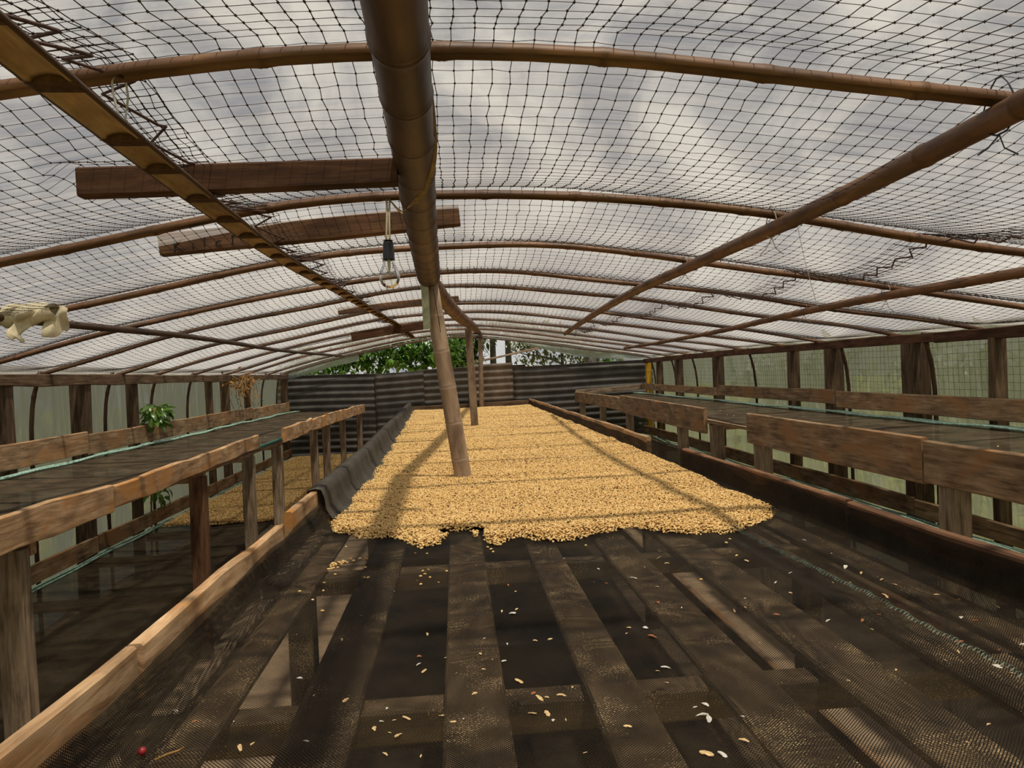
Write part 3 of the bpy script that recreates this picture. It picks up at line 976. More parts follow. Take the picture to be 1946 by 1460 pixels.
# ------------------------------------------------------------------ back wall: corrugated tin
wb = struct('wall_back', 'low back wall of corrugated tin sheets')
def tin(x0, x1, y, z0, ztop, mat, label, tilt=0.0):
    pitch, amp = .118, .0085
    z = np.linspace(z0, ztop, int((ztop - z0) / pitch * 10))
    n = 16
    x = np.linspace(x0, x1, n)
    xx, zz = np.meshgrid(x, z)
    t = (xx - x0) / (x1 - x0)
    zz2 = zz + tilt * t + .006 * np.sin(xx * 2.3 + 1)
    yy = y + amp * np.sin(zz / pitch * 2 * math.pi) + .008 * np.sin(xx * 1.7)
    V1 = np.stack([xx, yy, zz2], -1).reshape(-1, 3)
    V2 = V1 + [0, .004, 0]
    i = np.arange(len(z) - 1)[:, None] * n + np.arange(n - 1)[None]
    F1 = np.stack([i, i + 1, i + n + 1, i + n], -1).reshape(-1, 4)
    V = np.concatenate([V1, V2])
    m = len(V1)
    F2 = F1[:, ::-1] + m
    e = np.arange((len(z) - 1) * n, len(z) * n - 1)
    F3 = np.stack([e, e + 1, e + 1 + m, e + m], -1)
    sd = np.arange(len(z) - 1) * n
    F4 = np.stack([sd, sd + n, sd + n + m, sd + m], -1)
    F5 = np.stack([sd + n - 1, sd + n - 1 + m, sd + 2 * n - 1 + m, sd + 2 * n - 1], -1)
    o = link('tin_sheet', mesh_from('tin_sheet', V - [x0, y, z0], np.concatenate([F1, F2, F3, F4, F5]), mat, True), wb, (x0, y, z0))
    o['label'] = label
tin(-3.12, -1.35, 13.02, .0, 1.845, MAT['tin'], 'dark corrugated sheet behind the left rack', -.015)
tin(-1.40, -.55, 13.00, .0, 1.82, MAT['tin'], 'grey corrugated sheet left of the bean bed', .03)
tin(-.62, .32, 13.03, .0, 1.86, MAT['tin'], 'grey corrugated sheet behind the leaning post', .01)
tin(.26, 1.02, 13.00, .0, 1.90, MAT['tin_brown'], 'brownish corrugated sheet behind the thin bamboo post', .02)
tin(.98, 3.60, 13.03, .0, 1.845, MAT['tin'], 'long dark corrugated sheet on the right', .03)

# end drape of the roof film above the tin wall, right corner
V, F = grid(40, 10, lambda u, v: (lambda x, t: np.stack([x, 12.93 + .05 * t + .03 * snoise(x * 3, t * 3, 61, 2, 2), film_z(x, x * 0 + 12.9) - t * (.05 + np.clip((x - 1.1) / 2.2, 0, 1) ** .9 * (film_z(x, x * 0 + 12.9) - 1.93)) ], -1))(.45 + 3.0 * u, v))
o = link('end_flap', mesh_from('end_flap', V, F, MAT['film_wall'], True), ceiling); o['label'] = 'loose end of the roof film hanging over the tin wall on the right'
V, F = grid(30, 8, lambda u, v: (lambda x, t: np.stack([x, 12.93 + .04 * t + .02 * snoise(x * 3, t * 3, 62, 2, 2), film_z(x, x * 0 + 12.9) - t * .16], -1))(-2.95 + 1.3 * u, v))
o = link('end_flap', mesh_from('end_flap', V, F, MAT['film_wall'], True), ceiling); o['label'] = 'loose end of the roof film hanging in the left corner'

# ------------------------------------------------------------------ two-tier racks
def mesh_sheet(name, x0, x1, y0, y1, zf, mat, parent, nx=24, ny=120, label=None):
    def fx(u, v):
        x = x0 + (x1 - x0) * u
        y = y0 + (y1 - y0) * v
        return np.stack([x, y, zf(x, y)], -1)
    V, F = grid(nx, ny, fx)
    uv = np.stack([V[:, 0], V[:, 1]], -1)
    o = link(name, mesh_from(name, V, F, mat, True, uv), parent)
    if label:
        o['label'] = label
    return o

def strand_pair(P, parent, label):
    for k, off in enumerate((0, .042)):
        Q = np.array(P, float).copy()
        Q[:, 0] += off
        Q = smooth_path(Q, 120, 5)
        Q[:, 2] += .004 * np.sin(np.arange(120) * .7 + k) + .004 * np.sin(np.arange(120) * .23)
        Q[:, 0] += .004 * np.sin(np.arange(120) * .41 + 2 * k)
        o = tube('edging_string', Q, .009, MAT['string'], parent, 5)
        o['label'] = label

def rack(name, label, xf, xb, fronts, posts, up_z, lo_z, back_up, back_lo, s, postw, blackside):
    R = empty(name, (xf, 6.5, 0))
    tag(R, label, 'drying rack')
    for (y0, y1, zt0, zt1, zb0, zb1, m) in fronts:
        h = (zt0 - zb0 + zt1 - zb1) / 2
        board('front_board', (xf, y0, (zt0 + zb0) / 2), (xf, y1, (zt1 + zb1) / 2), .034, h, MAT[m], R, rough=.007 if m == 'wood_sunlit' else .003, step=.12 if m == 'wood_sunlit' else .3)
    for (y, w) in posts:
        board('post', (xf - s * .06, y, 0), (xf - s * .06 + rng.normal(0, .006), y + rng.normal(0, .012), up_z - .045), w, w * .75, MAT['wood_red' if y == 4.8 else 'wood_grey'], R, rough=.004)
        board('crossbeam', (xf - s * .03, y + .06, up_z - .055), (xb, y + .06, up_z - .055), .045, .07, MAT['wood'], R)
        board('crossbeam', (xf - s * .03, y + .06, lo_z - .055), (xb, y + .06, lo_z - .055), .045, .07, MAT['wood'], R)
    board('ledger', (xf - s * .03, .3, up_z - .012), (xf - s * .03, 12.8, up_z - .012), .03, .03, MAT['wood'], R)
    board('ledger', (xf - s * .03, .3, lo_z - .012), (xf - s * .03, 12.8, lo_z - .012), .04, .05, MAT['wood'], R)
    for i, (y0, y1, zt, zb) in enumerate(back_up):
        board('back_board', (xb, y0, (zt + zb) / 2), (xb, y1, (zt + zb) / 2 + .004), .03, zt - zb, MAT['wood'], R)
    for i, (y0, y1, zt, zb) in enumerate(back_lo):
        board('back_board', (xb, y0, (zt + zb) / 2), (xb, y1, (zt + zb) / 2), .03, zt - zb, MAT['wood'], R)
    yy = [p[0] for p in posts]
    def zf(base, amp):
        return lambda x, y: base + amp * snoise(x * 2, y * 1.2, int(base * 100), 3, 2.0) - .012 * np.sin(math.pi * np.clip((x - min(xf, xb)) / abs(xb - xf), 0, 1))
    mesh_sheet('mesh_shelf', xf, xb, .3, 12.85, zf(up_z, .010), MAT['mesh_shelf'], R, label='dusty black mesh of the upper tier')
    mesh_sheet('mesh_shelf', xf, xb, .3, 12.85, zf(lo_z, .012), MAT['mesh_shelf'], R, label='dusty black mesh of the lower tier')
    Y = np.linspace(.3, 12.75, 30)
    for z in (up_z, lo_z):
        P = np.stack([xb + s * (.06 + .012 * np.sin(Y * 1.9)) - (.035 if s > 0 else 0), Y, np.full(30, z + .016)], -1)
        P[-1, 0] += s * .14
        strand_pair(P, R, 'shiny green plastic string pinning the mesh')
    return R

RL = rack('drying_rack', 'two-tier wooden drying rack along the left wall with sunlit orange front boards', -1.60, -2.86,
     [(.3, 3.50, 1.335, 1.318, 1.20, 1.186, 'wood_sunlit'), (3.52, 6.02, 1.302, 1.335, 1.192, 1.232, 'wood_sunlit'), (6.92, 8.25, 1.318, 1.325, 1.19, 1.20, 'wood_sunlit'),
      (8.27, 9.1, 1.32, 1.325, 1.19, 1.19, 'wood_sunlit'), (9.13, 12.95, 1.33, 1.305, 1.19, 1.165, 'wood_sunlit')],
     [(1.2, .09), (2.87, .095), (4.8, .095), (5.94, .09), (6.87, .09), (8.69, .085), (9.46, .09), (10.81, .08), (12.62, .09)],
     1.215, .44, [(.3, 5.92, 1.42, 1.255), (5.94, 8.87, 1.405, 1.25), (8.88, 10.55, 1.405, 1.25), (10.56, 12.87, 1.39, 1.24)],
     [(.3, 6.0, .60, .47), (6.02, 12.87, .60, .47)], 1, .09, 0)
RR = rack('drying_rack', 'two-tier wooden drying rack along the right wall with wide brown front boards', 2.10, 3.30,
     [(.3, 3.16, 1.352, 1.374, 1.178, 1.166, 'wood'), (3.17, 5.18, 1.376, 1.384, 1.163, 1.165, 'wood'), (6.10, 9.28, 1.38, 1.393, 1.159, 1.18, 'wood'),
      (9.30, 10.8, 1.372, 1.372, 1.20, 1.20, 'wood'), (10.81, 12.85, 1.365, 1.358, 1.20, 1.19, 'wood')],
     [(1.4, .10), (3.08, .105), (5.08, .105), (6.02, .10), (6.95, .09), (9.1, .09), (10.81, .09), (12.53, .09)],
     1.275, .55, [(.3, 6.16, 1.464, 1.325), (6.18, 9.06, 1.475, 1.35), (9.08, 12.8, 1.45, 1.345)],
     [(.3, 5.1, .70, .58), (5.12, 12.8, .72, .58)], -1, .1, 0)
eb = board('end_board', (2.10, 12.84, 1.34), (3.32, 12.84, 1.40), .03, .09, MAT['wood_grey'], RR)
# green bound mesh edge in the gap of the left front boards
o = board('mesh_hem', (-1.615, 6.05, 1.228), (-1.615, 6.9, 1.228), .02, .022, MAT['string_dark'], RL); o['label'] = 'dark green bound hem of the mesh in the board gap'

# ------------------------------------------------------------------ middle bed
BED = empty('drying_bed', (.33, 6.6, 0))
tag(BED, 'long middle drying bed of black mesh on slats with low wooden rails', 'drying bed')
BZ = 1.145
def bed_z(x, y):
    x = np.asarray(x, float); y = np.asarray(y, float)
    z = BZ + .007 * snoise(x * 2.0, y * 2.0, 71, 3, 2.6) + .006 * snoise(x * 1.2, y * 4.0, 72, 2, 3.0)
    near = np.clip((2.9 - y) / .5, 0, 1)
    fold = .014 * np.exp(-((x - .93 - .05 * np.sin(y * 2.1)) / .035) ** 2) + .010 * np.exp(-((x - 1.10 - .04 * np.sin(y * 3 + 1)) / .03) ** 2)
    fold += .011 * np.exp(-((x - .68 + .16 * (y - 1.6) - .03 * np.sin(y * 4)) / .03) ** 2) + .008 * np.exp(-((x - .40 + .10 * (y - 1.6)) / .025) ** 2)
    for yc, a, xc, wx in ((1.80, .010, .2, .30), (1.585, .011, .22, .32), (2.22, .010, .1, .5), (1.12, .009, .75, .35), (2.42, .012, -.3, .3), (1.25, .010, -.3, .25)):
        fold += a * np.exp(-((y - yc - .03 * np.sin(x * 6)) / .02) ** 2) * np.exp(-((x - xc) / wx) ** 4)
    return z + fold * near
xl_pts = ([.3, 3.2, 5.0, 6.7, 12.9], [-.61, -.60, -.61, -.655, -.81])
def xl(y):
    return np.interp(y, *xl_pts)
XR = 1.275
# rails
board('rail', (-.625, .35, 1.222), (-.622, 1.41, 1.222), .03, .105, MAT['wood_sunlit'], BED, rough=.004, step=.12)
board('rail', (-.622, 1.425, 1.220), (-.610, 2.52, 1.218), .03, .105, MAT['wood_sunlit'], BED, rough=.004, step=.12)
board('rail', (-.612, 2.66, 1.235), (-.612, 3.25, 1.235), .03, .10, MAT['wood_sunlit'], BED, rough=.003)
board('rail', (-.625, 3.26, 1.232), (-.625, 5.8, 1.232), .03, .095, MAT['wood'], BED, rough=.003)
board('rail', (-.63, 5.82, 1.23), (-.80, 12.88, 1.23), .03, .095, MAT['wood'], BED, rough=.003)
for (y0, y1) in [(.35, 2.34), (2.36, 4.12), (4.90, 8.45), (8.47, 12.9)]:
    board('rail', (1.292, y0, 1.213), (1.292, y1, 1.213), .032, .125, MAT['wood_red'] if y0 < 4 else MAT['wood'], BED, rough=.004, step=.2)
board('end_rail', (-.82, 12.91, 1.175), (1.30, 12.91, 1.20), .04, .09, MAT['wood_dark'], BED)
# slats under the mesh
for i, (a, b) in enumerate([(-.555, -.455), (-.325, -.205), (-.045, .075), (.228, .335), (.478, .60), (.715, .84), (.965, 1.08), (1.17, 1.275)]):
    y = .35
    k = 0
    while y < 12.8:
        ln = 3.0 + .4 * math.sin(i * 3 + k)
        y1 = min(y + ln, 12.85)
        dx = .004 * math.sin(i * 5 + k * 2)
        board('slat', ((a + b) / 2 + dx, y, BZ - .032), ((a + b) / 2 + dx, y1, BZ - .032), b - a, .022, MAT['wood_dusty'], BED, rough=.002, step=.6)
        y = y1 + .012
        k += 1
for y in (.5, 1.47, 2.5, 3.6, 4.7, 5.9, 7.1, 8.4, 9.7, 11.0, 12.3):
    board('crossbeam', (-.66, y, BZ - .078), (1.31, y, BZ - .078), .07, .065, MAT['wood_dusty'], BED, rough=.003, step=.4)
for y in (.5, 2.5, 4.7, 7.1, 9.7, 12.3):
    for x in (-.56, 1.24):
        board('leg', (x, y + .075, 0), (x, y + .075, BZ - .05), .085, .075, MAT['wood_dusty'], BED, rough=.003, step=.4)
mesh_sheet('lower_mesh', -.60, 1.28, .35, 12.85, lambda x, y: .44 + .012 * snoise(x * 2, y * 1.2, 78, 3, 2.0), MAT['mesh_shelf'], BED, label='dark lower mesh tier in the shade under the bed')
for x in (-.60, 1.26):
    board('lower_rail', (x, .35, .46), (x, 12.85, .46), .03, .08, MAT['wood'], BED)
# mesh sheet: lies on slats, turned up on both rails
def bed_sheet():
    prof_n = 64
    ys = np.linspace(.34, 12.87, 420)
    rows = []
    for y in ys:
        L = float(xl(y)) + .018
        over = y > 3.15
        pts = []
        if over:   # flap folded over the rail
            pts += [(L - .05, 1.255), (L - .045, 1.287), (L - .008, 1.290), (L + .006, 1.262), (L + .016, 1.20), (L + .045, 1.165)]
        else:
            h = 1.225 - .012 * math.sin(y * 5)
            pts += [(L - .005, h), (L, h - .015), (L + .004, 1.205), (L + .010, 1.185), (L + .022, 1.165), (L + .05, 1.152)]
        for x in np.linspace(L + .085, XR - .10, prof_n - 12):
            pts.append((x, float('nan')))
        hr = 1.268 if y < 4.8 else 1.25
        pts += [(XR - .07, 1.152), (XR - .03, 1.162), (XR - .012, 1.185), (XR - .006, 1.22), (XR - .002, hr - .01), (XR + .003, hr)]
        rows.append(pts)
    A = np.array(rows)
    X = A[:, :, 0]; Z = A[:, :, 1]
    Yg = np.repeat(ys[:, None], X.shape[1], 1)
    nan = np.isnan(Z)
    Z[nan] = bed_z(X[nan], Yg[nan])
    X = X + .004 * snoise(X * 3, Yg * 2, 77, 2, 3) * (~nan)
    V = np.stack([X, Yg, Z], -1)
    ny, nx = X.shape
    du = np.concatenate([np.zeros((ny, 1)), np.cumsum(np.hypot(np.diff(X, axis=1), np.diff(Z, axis=1)), axis=1)], 1)
    uv = np.stack([du, Yg], -1).reshape(-1, 2)
    i = np.arange(ny - 1)[:, None] * nx + np.arange(nx - 1)[None]
    F = np.stack([i, i + 1, i + nx + 1, i + nx], -1).reshape(-1, 4)
    o = link('mesh', mesh_from('mesh', V.reshape(-1, 3), F, MAT['mesh'], True, uv), BED)
    o['label'] = 'black plastic mesh sheet turned up over the rails'
bed_sheet()
ysf = np.linspace(3.12, 12.87, 300)
rows = []
for y in ysf:
    L = float(xl(y)) + .018
    g_ = .012 * math.sin(y * 3.1) + .008 * math.sin(y * 7.7)
    lo = 1.152
    pts = [(L - .056, 1.235), (L - .052, 1.29), (L - .02, 1.298), (L + .004, 1.292), (L + .016, 1.262 + g_ * .3), (L + .026 + g_ * .4, 1.21), (L + .05 + g_ * .5, 1.172), (L + .10 + g_, lo + .006)]
    rows.append(pts)
A = np.array(rows)
Yg = np.repeat(ysf[:, None], 8, 1)
V = np.stack([A[:, :, 0], Yg, A[:, :, 1]], -1).reshape(-1, 3)
uv = np.stack([np.repeat(np.linspace(0, .25, 8)[None], 300, 0), Yg], -1).reshape(-1, 2)
i = np.arange(299)[:, None] * 8 + np.arange(7)[None]
o = link('mesh_flap', mesh_from('mesh_flap', V, np.stack([i, i + 1, i + 9, i + 8], -1).reshape(-1, 4), MAT['flap'], True, uv), BED)
o['label'] = 'dense dark shade cloth folded over the left rail'
ysf = np.linspace(.36, 3.12, 110)
V = np.concatenate([np.stack([xl(ysf) + dx + .003 * np.sin(ysf * 6 + k), ysf, np.full(110, z) + .006 * np.sin(ysf * 5 + .3 * k) * (k < 2)], -1)[:, None]
                    for k, (dx, z) in enumerate(((.012, 1.228), (.016, 1.205), (.020, 1.178), (.026, 1.158), (.045, 1.146), (.075, 1.144)))], 1)
uv = np.stack([np.repeat(np.linspace(0, .13, 6)[None], 110, 0), V[:, :, 1]], -1).reshape(-1, 2)
i = np.arange(109)[:, None] * 6 + np.arange(5)[None]
o = link('mesh_flap', mesh_from('mesh_flap', V.reshape(-1, 3), np.stack([i, i + 1, i + 7, i + 6], -1).reshape(-1, 4), MAT['mesh_shelf'], True, uv), BED)
o['label'] = 'doubled mesh edge nailed up the inner side of the left rail'
ysf = np.linspace(.36, 4.15, 120)
V = np.concatenate([np.stack([np.full(120, XR + .004 - .004 * k) - .003 * np.sin(ysf * 5 + k), ysf, np.full(120, z) + .004 * np.sin(ysf * 4)], -1)[:, None] for k, z in enumerate((1.262, 1.235, 1.20, 1.175, 1.158))], 1)
uv = np.stack([np.repeat(np.linspace(0, .11, 5)[None], 120, 0), V[:, :, 1]], -1).reshape(-1, 2)
i = np.arange(119)[:, None] * 5 + np.arange(4)[None]
o = link('mesh_flap', mesh_from('mesh_flap', V.reshape(-1, 3), np.stack([i, i + 1, i + 6, i + 5], -1).reshape(-1, 4), MAT['mesh_shelf'], True, uv), BED)
o['label'] = 'doubled dark mesh lining the right rail'
# stitched seam in the mesh on the right of the bed
ysm = np.arange(.9, 2.75, .0125)
parts = []
for k, y in enumerate(ysm):
    x = 1.03 - .02 * (y - .9) + .004 * math.sin(k)
    z = float(bed_z(np.array(x), np.array(y))) + .004
    Q = np.array([[x - .009, y, z], [x, y + .003, z + .004], [x + .009, y + .006, z]])
    parts.append(sweep(Q, circ(3, .0011), (0, 0, 1)))
V, F, uv = merge(parts)
o = link('stitching', mesh_from('stitching', V, F, MAT['stitch']), BED)
o['label'] = 'row of green stitches joining two lengths of mesh'; o['kind'] = 'stuff'

# ------------------------------------------------------------------ coffee beans
def bean_mesh():
    n, m = 8, 5
    V = [(0, 0, .35)]
    th = np.linspace(0, math.pi, m + 2)[1:-1]
    vs = [[0, 0, 1]]
    for t in th:
        for a in np.linspace(0, 2 * math.pi, n, endpoint=False):
            vs.append([math.sin(t) * math.cos(a), math.sin(t) * math.sin(a), math.cos(t)])
    vs.append([0, 0, -1])
    vs = np.array(vs)
    vs *= [.0056, .0041, .0034]
    vs[:, 2] = np.where(vs[:, 2] < 0, vs[:, 2] * .55, vs[:, 2])
    F3, F4 = [], []
    for j in range(n):
        F3.append([0, 1 + j, 1 + (j + 1) % n])
        F3.append([len(vs) - 1, 1 + (m - 1) * n + (j + 1) % n, 1 + (m - 1) * n + j])
    for i in range(m - 1):
        for j in range(n):
            a = 1 + i * n
            F4.append([a + j, a + n + j, a + n + (j + 1) % n, a + (j + 1) % n])
    return mesh_from('coffee_bean', vs, [np.array(F3), np.array(F4)], MAT['bean'], True)
BEAN = bean_mesh()

front = ([-.62, -.57, -.50, -.38, -.27, -.20, -.145, -.08, -.045, -.03, .02, .07, .11, .15, .20, .335, .48, .62, .78, .925, 1.03, 1.15, 1.26, 1.32],
         [3.35, 3.20, 2.93, 2.80, 2.78, 2.68, 2.58, 2.64, 2.84, 2.84, 2.86, 2.66, 2.56, 2.60, 2.68, 2.57, 2.63, 2.72, 2.60, 2.54, 2.62, 2.72, 2.84, 2.98])
def front_y(x):
    return np.interp(x, *front)
def heap_h(x, y):
    """thickness of the bean layer above the mesh (negative outside)"""
    e = np.minimum(y - front_y(x) + .028 * snoise(x * 6, y * 6, 83, 4, 4), np.minimum((x - xl(y) - .03) * 1.4, (XR - .004 - x) * 2.4 + np.clip(y - 3, 0, 1) * .01))
    e = np.minimum(e, 12.86 - y)
    t = np.clip(e / .10, 0, 1)
    # bare hollow at the front
    hol = np.hypot((x + .0) / .085, (y - 2.79) / .055)
    h = .021 * (1 - (1 - t) ** 2) * (.9 + .35 * snoise(x * 2.2, y * 5.0, 84, 3, 2.0))
    h = np.where(hol < 1, np.minimum(h, .006), h)
    h += .020 * np.clip((x - .9) / .4, 0, 1) * t * np.clip((y - 3.0) / 1.2, 0, 1)
    h = np.where(e > 0, np.maximum(h, .003), -1)
    bare = ((hol > .80) & (hol < 1.15) & (y > 2.79 + .1 * x)) | ((np.abs(x - .066 - .1 * (y - 2.7)) < .014) & (y < 2.82))
    return np.where(bare, -1, h), e

# layer body below the loose top beans
def layer_mesh(name, x0, x1, y0, y1, nx, ny, hf, zf):
    V, F = grid(nx, ny, lambda u, v: (lambda x, y: np.stack([x, y, zf(x, y) + hf(x, y) - .004], -1))(x0 + (x1 - x0) * u, y0 + (y1 - y0) * v))
    keep = (hf(V[:, 0], V[:, 1]) > 0.006)
    F = F[keep[F].all(1)]
    used = np.unique(F)
    idx = -np.ones(len(V), int); idx[used] = np.arange(len(used))
    return mesh_from(name, V[used], idx[F], MAT['bean_bed'], True)

def bean_points(x0, x1, y0, y1, pitch, hf, zf, scale):
    nxp = int((x1 - x0) / pitch); nyp = int((y1 - y0) / (pitch * .87))
    gx, gy = np.meshgrid(np.arange(nxp), np.arange(nyp))
    x = x0 + (gx + .5 * (gy % 2)) * pitch + rng.normal(0, pitch * .22, gx.shape)
    y = y0 + gy * pitch * .87 + rng.normal(0, pitch * .22, gx.shape)
    x, y = x.ravel(), y.ravel()
    h = hf(x, y)
    k = h > 0
    x, y, h = x[k], y[k], h[k]
    z = zf(x, y) + h + rng.uniform(-.003, .004, len(x))
    n = len(x)
    rot = np.stack([rng.normal(0, .45, n) + (rng.random(n) < .4) * math.pi, rng.normal(0, .45, n), rng.uniform(0, 6.28, n)], -1)
    scl = rng.uniform(.82, 1.15, n) * scale
    return np.stack([x, y, z], -1), rot, scl

# loose beans on the mesh: individuals; the first also serves as the source of the heap's copies
LOOSE = []
def loose(x, y, z, cls):
    o = bpy.data.objects.new('coffee_bean', BEAN)
    COL.objects.link(o)
    o.location = (x, y, z + .0022)
    o.rotation_euler = (rng.normal(0, .15), rng.normal(0, .15), rng.uniform(0, 6.28))
    s = rng.uniform(.9, 1.12)
    o.scale = (s, s, s)
    tag(o, cls[0], 'coffee bean', cls[1])
    LOOSE.append(o)
cl_a = ('pale parchment coffee bean in the small spill on the mesh before the left front edge', 'beans in the small spill near the left rail')
cl_b = ('single pale coffee bean lying loose on the black mesh in front of the bean layer', 'stray beans in front of the bean layer')
cl_c = ('pale coffee bean lying on the dusty upper mesh of the left rack', 'stray beans on the left rack')
cl_d = ('pale coffee bean lying on the dusty upper mesh of the right rack', 'stray beans on the right rack')
for k in range(26):
    a = rng.uniform(0, 6.28); q = rng.uniform(0, 1) ** .6
    x = -.400 + .030 * q * math.cos(a) + .012 * q * math.sin(a); y = 2.405 + .060 * q * math.sin(a) + .025 * math.cos(a) * q
    loose(x, y, float(bed_z(np.array(x), np.array(y))) + (.004 if k % 4 == 0 else 0), cl_a)
stray = [(-0.318, 2.458), (-0.341, 2.469), (-0.359, 2.448), (-0.428, 2.342), (-0.396, 2.304), (-0.310, 2.360), (-0.299, 2.245), (-0.288, 2.243), (-0.411, 2.201), (-0.402, 2.134),
        (-0.471, 2.145), (-0.417, 2.055), (-0.371, 1.943), (-0.160, 2.498), (-0.120, 2.488), (-0.109, 2.300), (-0.118, 2.252), (-0.126, 2.291), (-0.128, 2.194), (-0.100, 2.188),
        (-0.125, 2.137), (-0.052, 2.274), (-0.540, 2.785), (-0.564, 2.572), (-0.557, 2.460), (-0.414, 2.657), (0.097, 2.520), (0.102, 2.478), (0.087, 2.554), (-0.576, 2.376), (-0.567, 2.395),
        (0.424, 2.510), (0.646, 1.963), (0.907, 2.435), (0.869, 2.367), (0.902, 2.508), (0.846, 2.219)]
for x, y in stray:
    where = 'near the spill by the left rail' if x < -.3 else 'just below the front lobes of the bean layer' if (y > 1.95 and x < .3) else 'far out on the bare middle slats' if x < .6 else 'out on the right near the stitched seam'
    loose(x, y, float(bed_z(np.array(x), np.array(y))), ('loose coffee bean on the mesh ' + where, cl_b[1]))
for k in range(16):
    x, y = rng.uniform(-1.85, -1.68), 4.2 + k * .42 + rng.uniform(-.2, .2)
    loose(x, y, 1.222, cl_c)
for k in range(14):
    x, y = 2.3 + rng.uniform(0, .35), 3.2 + k * .3 + rng.uniform(-.1, .1)
    loose(x, y, 1.283, cl_d)

def gn_instances(o, source):
    ng = bpy.data.node_groups.new('bean_scatter', 'GeometryNodeTree')
    ng.interface.new_socket('Geometry', in_out='INPUT', socket_type='NodeSocketGeometry')
    ng.interface.new_socket('Geometry', in_out='OUTPUT', socket_type='NodeSocketGeometry')
    gi = ng.nodes.new('NodeGroupInput'); go = ng.nodes.new('NodeGroupOutput')
    iop = ng.nodes.new('GeometryNodeInstanceOnPoints')
    oi = ng.nodes.new('GeometryNodeObjectInfo')
    oi.inputs['Object'].default_value = source
    oi.inputs['As Instance'].default_value = True
    na = ng.nodes.new('GeometryNodeInputNamedAttribute'); na.data_type = 'FLOAT_VECTOR'; na.inputs['Name'].default_value = 'rot'
    e2r = ng.nodes.new('FunctionNodeEulerToRotation')
    ns = ng.nodes.new('GeometryNodeInputNamedAttribute'); ns.data_type = 'FLOAT'; ns.inputs['Name'].default_value = 'scl'
    ln = ng.links.new
    ln(gi.outputs[0], iop.inputs['Points'])
    ln(oi.outputs['Geometry'], iop.inputs['Instance'])
    ln(na.outputs['Attribute'], e2r.inputs[0])
    ln(e2r.outputs[0], iop.inputs['Rotation'])
    ln(ns.outputs['Attribute'], iop.inputs['Scale'])
    ln(iop.outputs[0], go.inputs[0])
    md = o.modifiers.new('scatter', 'NODES')
    md.node_group = ng

def bean_stuff(name, label, sets, layer):
    P = np.concatenate([s[0] for s in sets]); R = np.concatenate([s[1] for s in sets]); S = np.concatenate([s[2] for s in sets])
    me = bpy.data.meshes.new(name)
    me.vertices.add(len(P))
    me.vertices.foreach_set('co', P.astype(np.float32).ravel())
    a = me.attributes.new('rot', 'FLOAT_VECTOR', 'POINT'); a.data.foreach_set('vector', R.astype(np.float32).ravel())
    a = me.attributes.new('scl', 'FLOAT', 'POINT'); a.data.foreach_set('value', S.astype(np.float32))
    root = link(name, layer)
    tag(root, label, 'coffee beans', None, 'stuff')
    top = link('loose_beans', me, root)
    top['kind'] = 'stuff'
    gn_instances(top, LOOSE[0])
    return root
hf = lambda x, y: heap_h(x, y)[0]
sets = [bean_points(-.70, 1.30, 2.48, 4.6, .0091, hf, bed_z, 1.0),
        bean_points(-.75, 1.30, 4.6, 7.5, .0112, hf, bed_z, 1.12),
        bean_points(-.85, 1.32, 7.5, 12.88, .0165, hf, bed_z, 1.5)]
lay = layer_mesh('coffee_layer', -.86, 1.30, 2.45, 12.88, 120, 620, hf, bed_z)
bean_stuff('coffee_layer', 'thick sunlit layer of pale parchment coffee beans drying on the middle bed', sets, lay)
# beans on the lower left tier
def heap2(x, y):
    e = np.minimum(np.minimum(x + 2.83, -1.66 - x), y - 6.9 - .35 * snoise(x * 3, x * 0, 91, 2, 2.0) - .5 * np.clip(-2.2 - x, 0, 1))
    e = np.minimum(e, 12.84 - y)
    t = np.clip(e / .12, 0, 1)
    return np.where(e > 0, np.maximum(.022 * t * (1 + .4 * snoise(x * 4, y * 3, 92, 3, 2.5)), .004), -1)
lowz = lambda x, y: .448 + 0 * x
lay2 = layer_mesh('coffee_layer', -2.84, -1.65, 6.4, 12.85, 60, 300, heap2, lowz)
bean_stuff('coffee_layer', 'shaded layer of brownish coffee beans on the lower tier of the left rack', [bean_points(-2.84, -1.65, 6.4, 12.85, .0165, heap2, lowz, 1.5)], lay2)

# ------------------------------------------------------------------ litter on the near mesh
def flake_mesh(seed, mat):
    r = np.random.default_rng(seed)
    n = 5
    ax = np.linspace(-1, 1, n)
    w = (.45 + .3 * r.random(n)) * np.sqrt(np.maximum(.12, 1 - ax ** 2))
    up = .35 * (1 - ax ** 2) * r.uniform(.3, 1) + .1 * r.random(n)
    V = []
    for i in range(n):
        V += [[ax[i], -w[i], up[i]], [ax[i], w[i], up[i] + .12 * r.normal()], [ax[i], w[i], up[i] - .16], [ax[i], -w[i], up[i] - .16]]
    F = []
    for i in range(n - 1):
        for j in range(4):
            F.append([i * 4 + j, i * 4 + (j + 1) % 4, i * 4 + 4 + (j + 1) % 4, i * 4 + 4 + j])
    F += [[3, 2, 1, 0], [n * 4 - 4, n * 4 - 3, n * 4 - 2, n * 4 - 1]]
    return mesh_from('husk_flake', np.array(V) * [.0072, .0050, .0048], np.array(F), mat, False)
FL = {'tan': [flake_mesh(s, MAT['flake']) for s in range(3)], 'white': [flake_mesh(s + 5, MAT['flake_white']) for s in range(3)], 'red': [flake_mesh(s + 9, MAT['flake_red']) for s in range(3)]}
LAB = {'tan': ('curled tan husk flake lying on the near black mesh', 'tan husk flakes on the near mesh'),
       'white': ('small white husk scrap lying on the near black mesh', 'white husk scraps on the near mesh'),
       'red': ('reddish brown husk flake lying on the near black mesh', 'reddish husk flakes on the near mesh')}
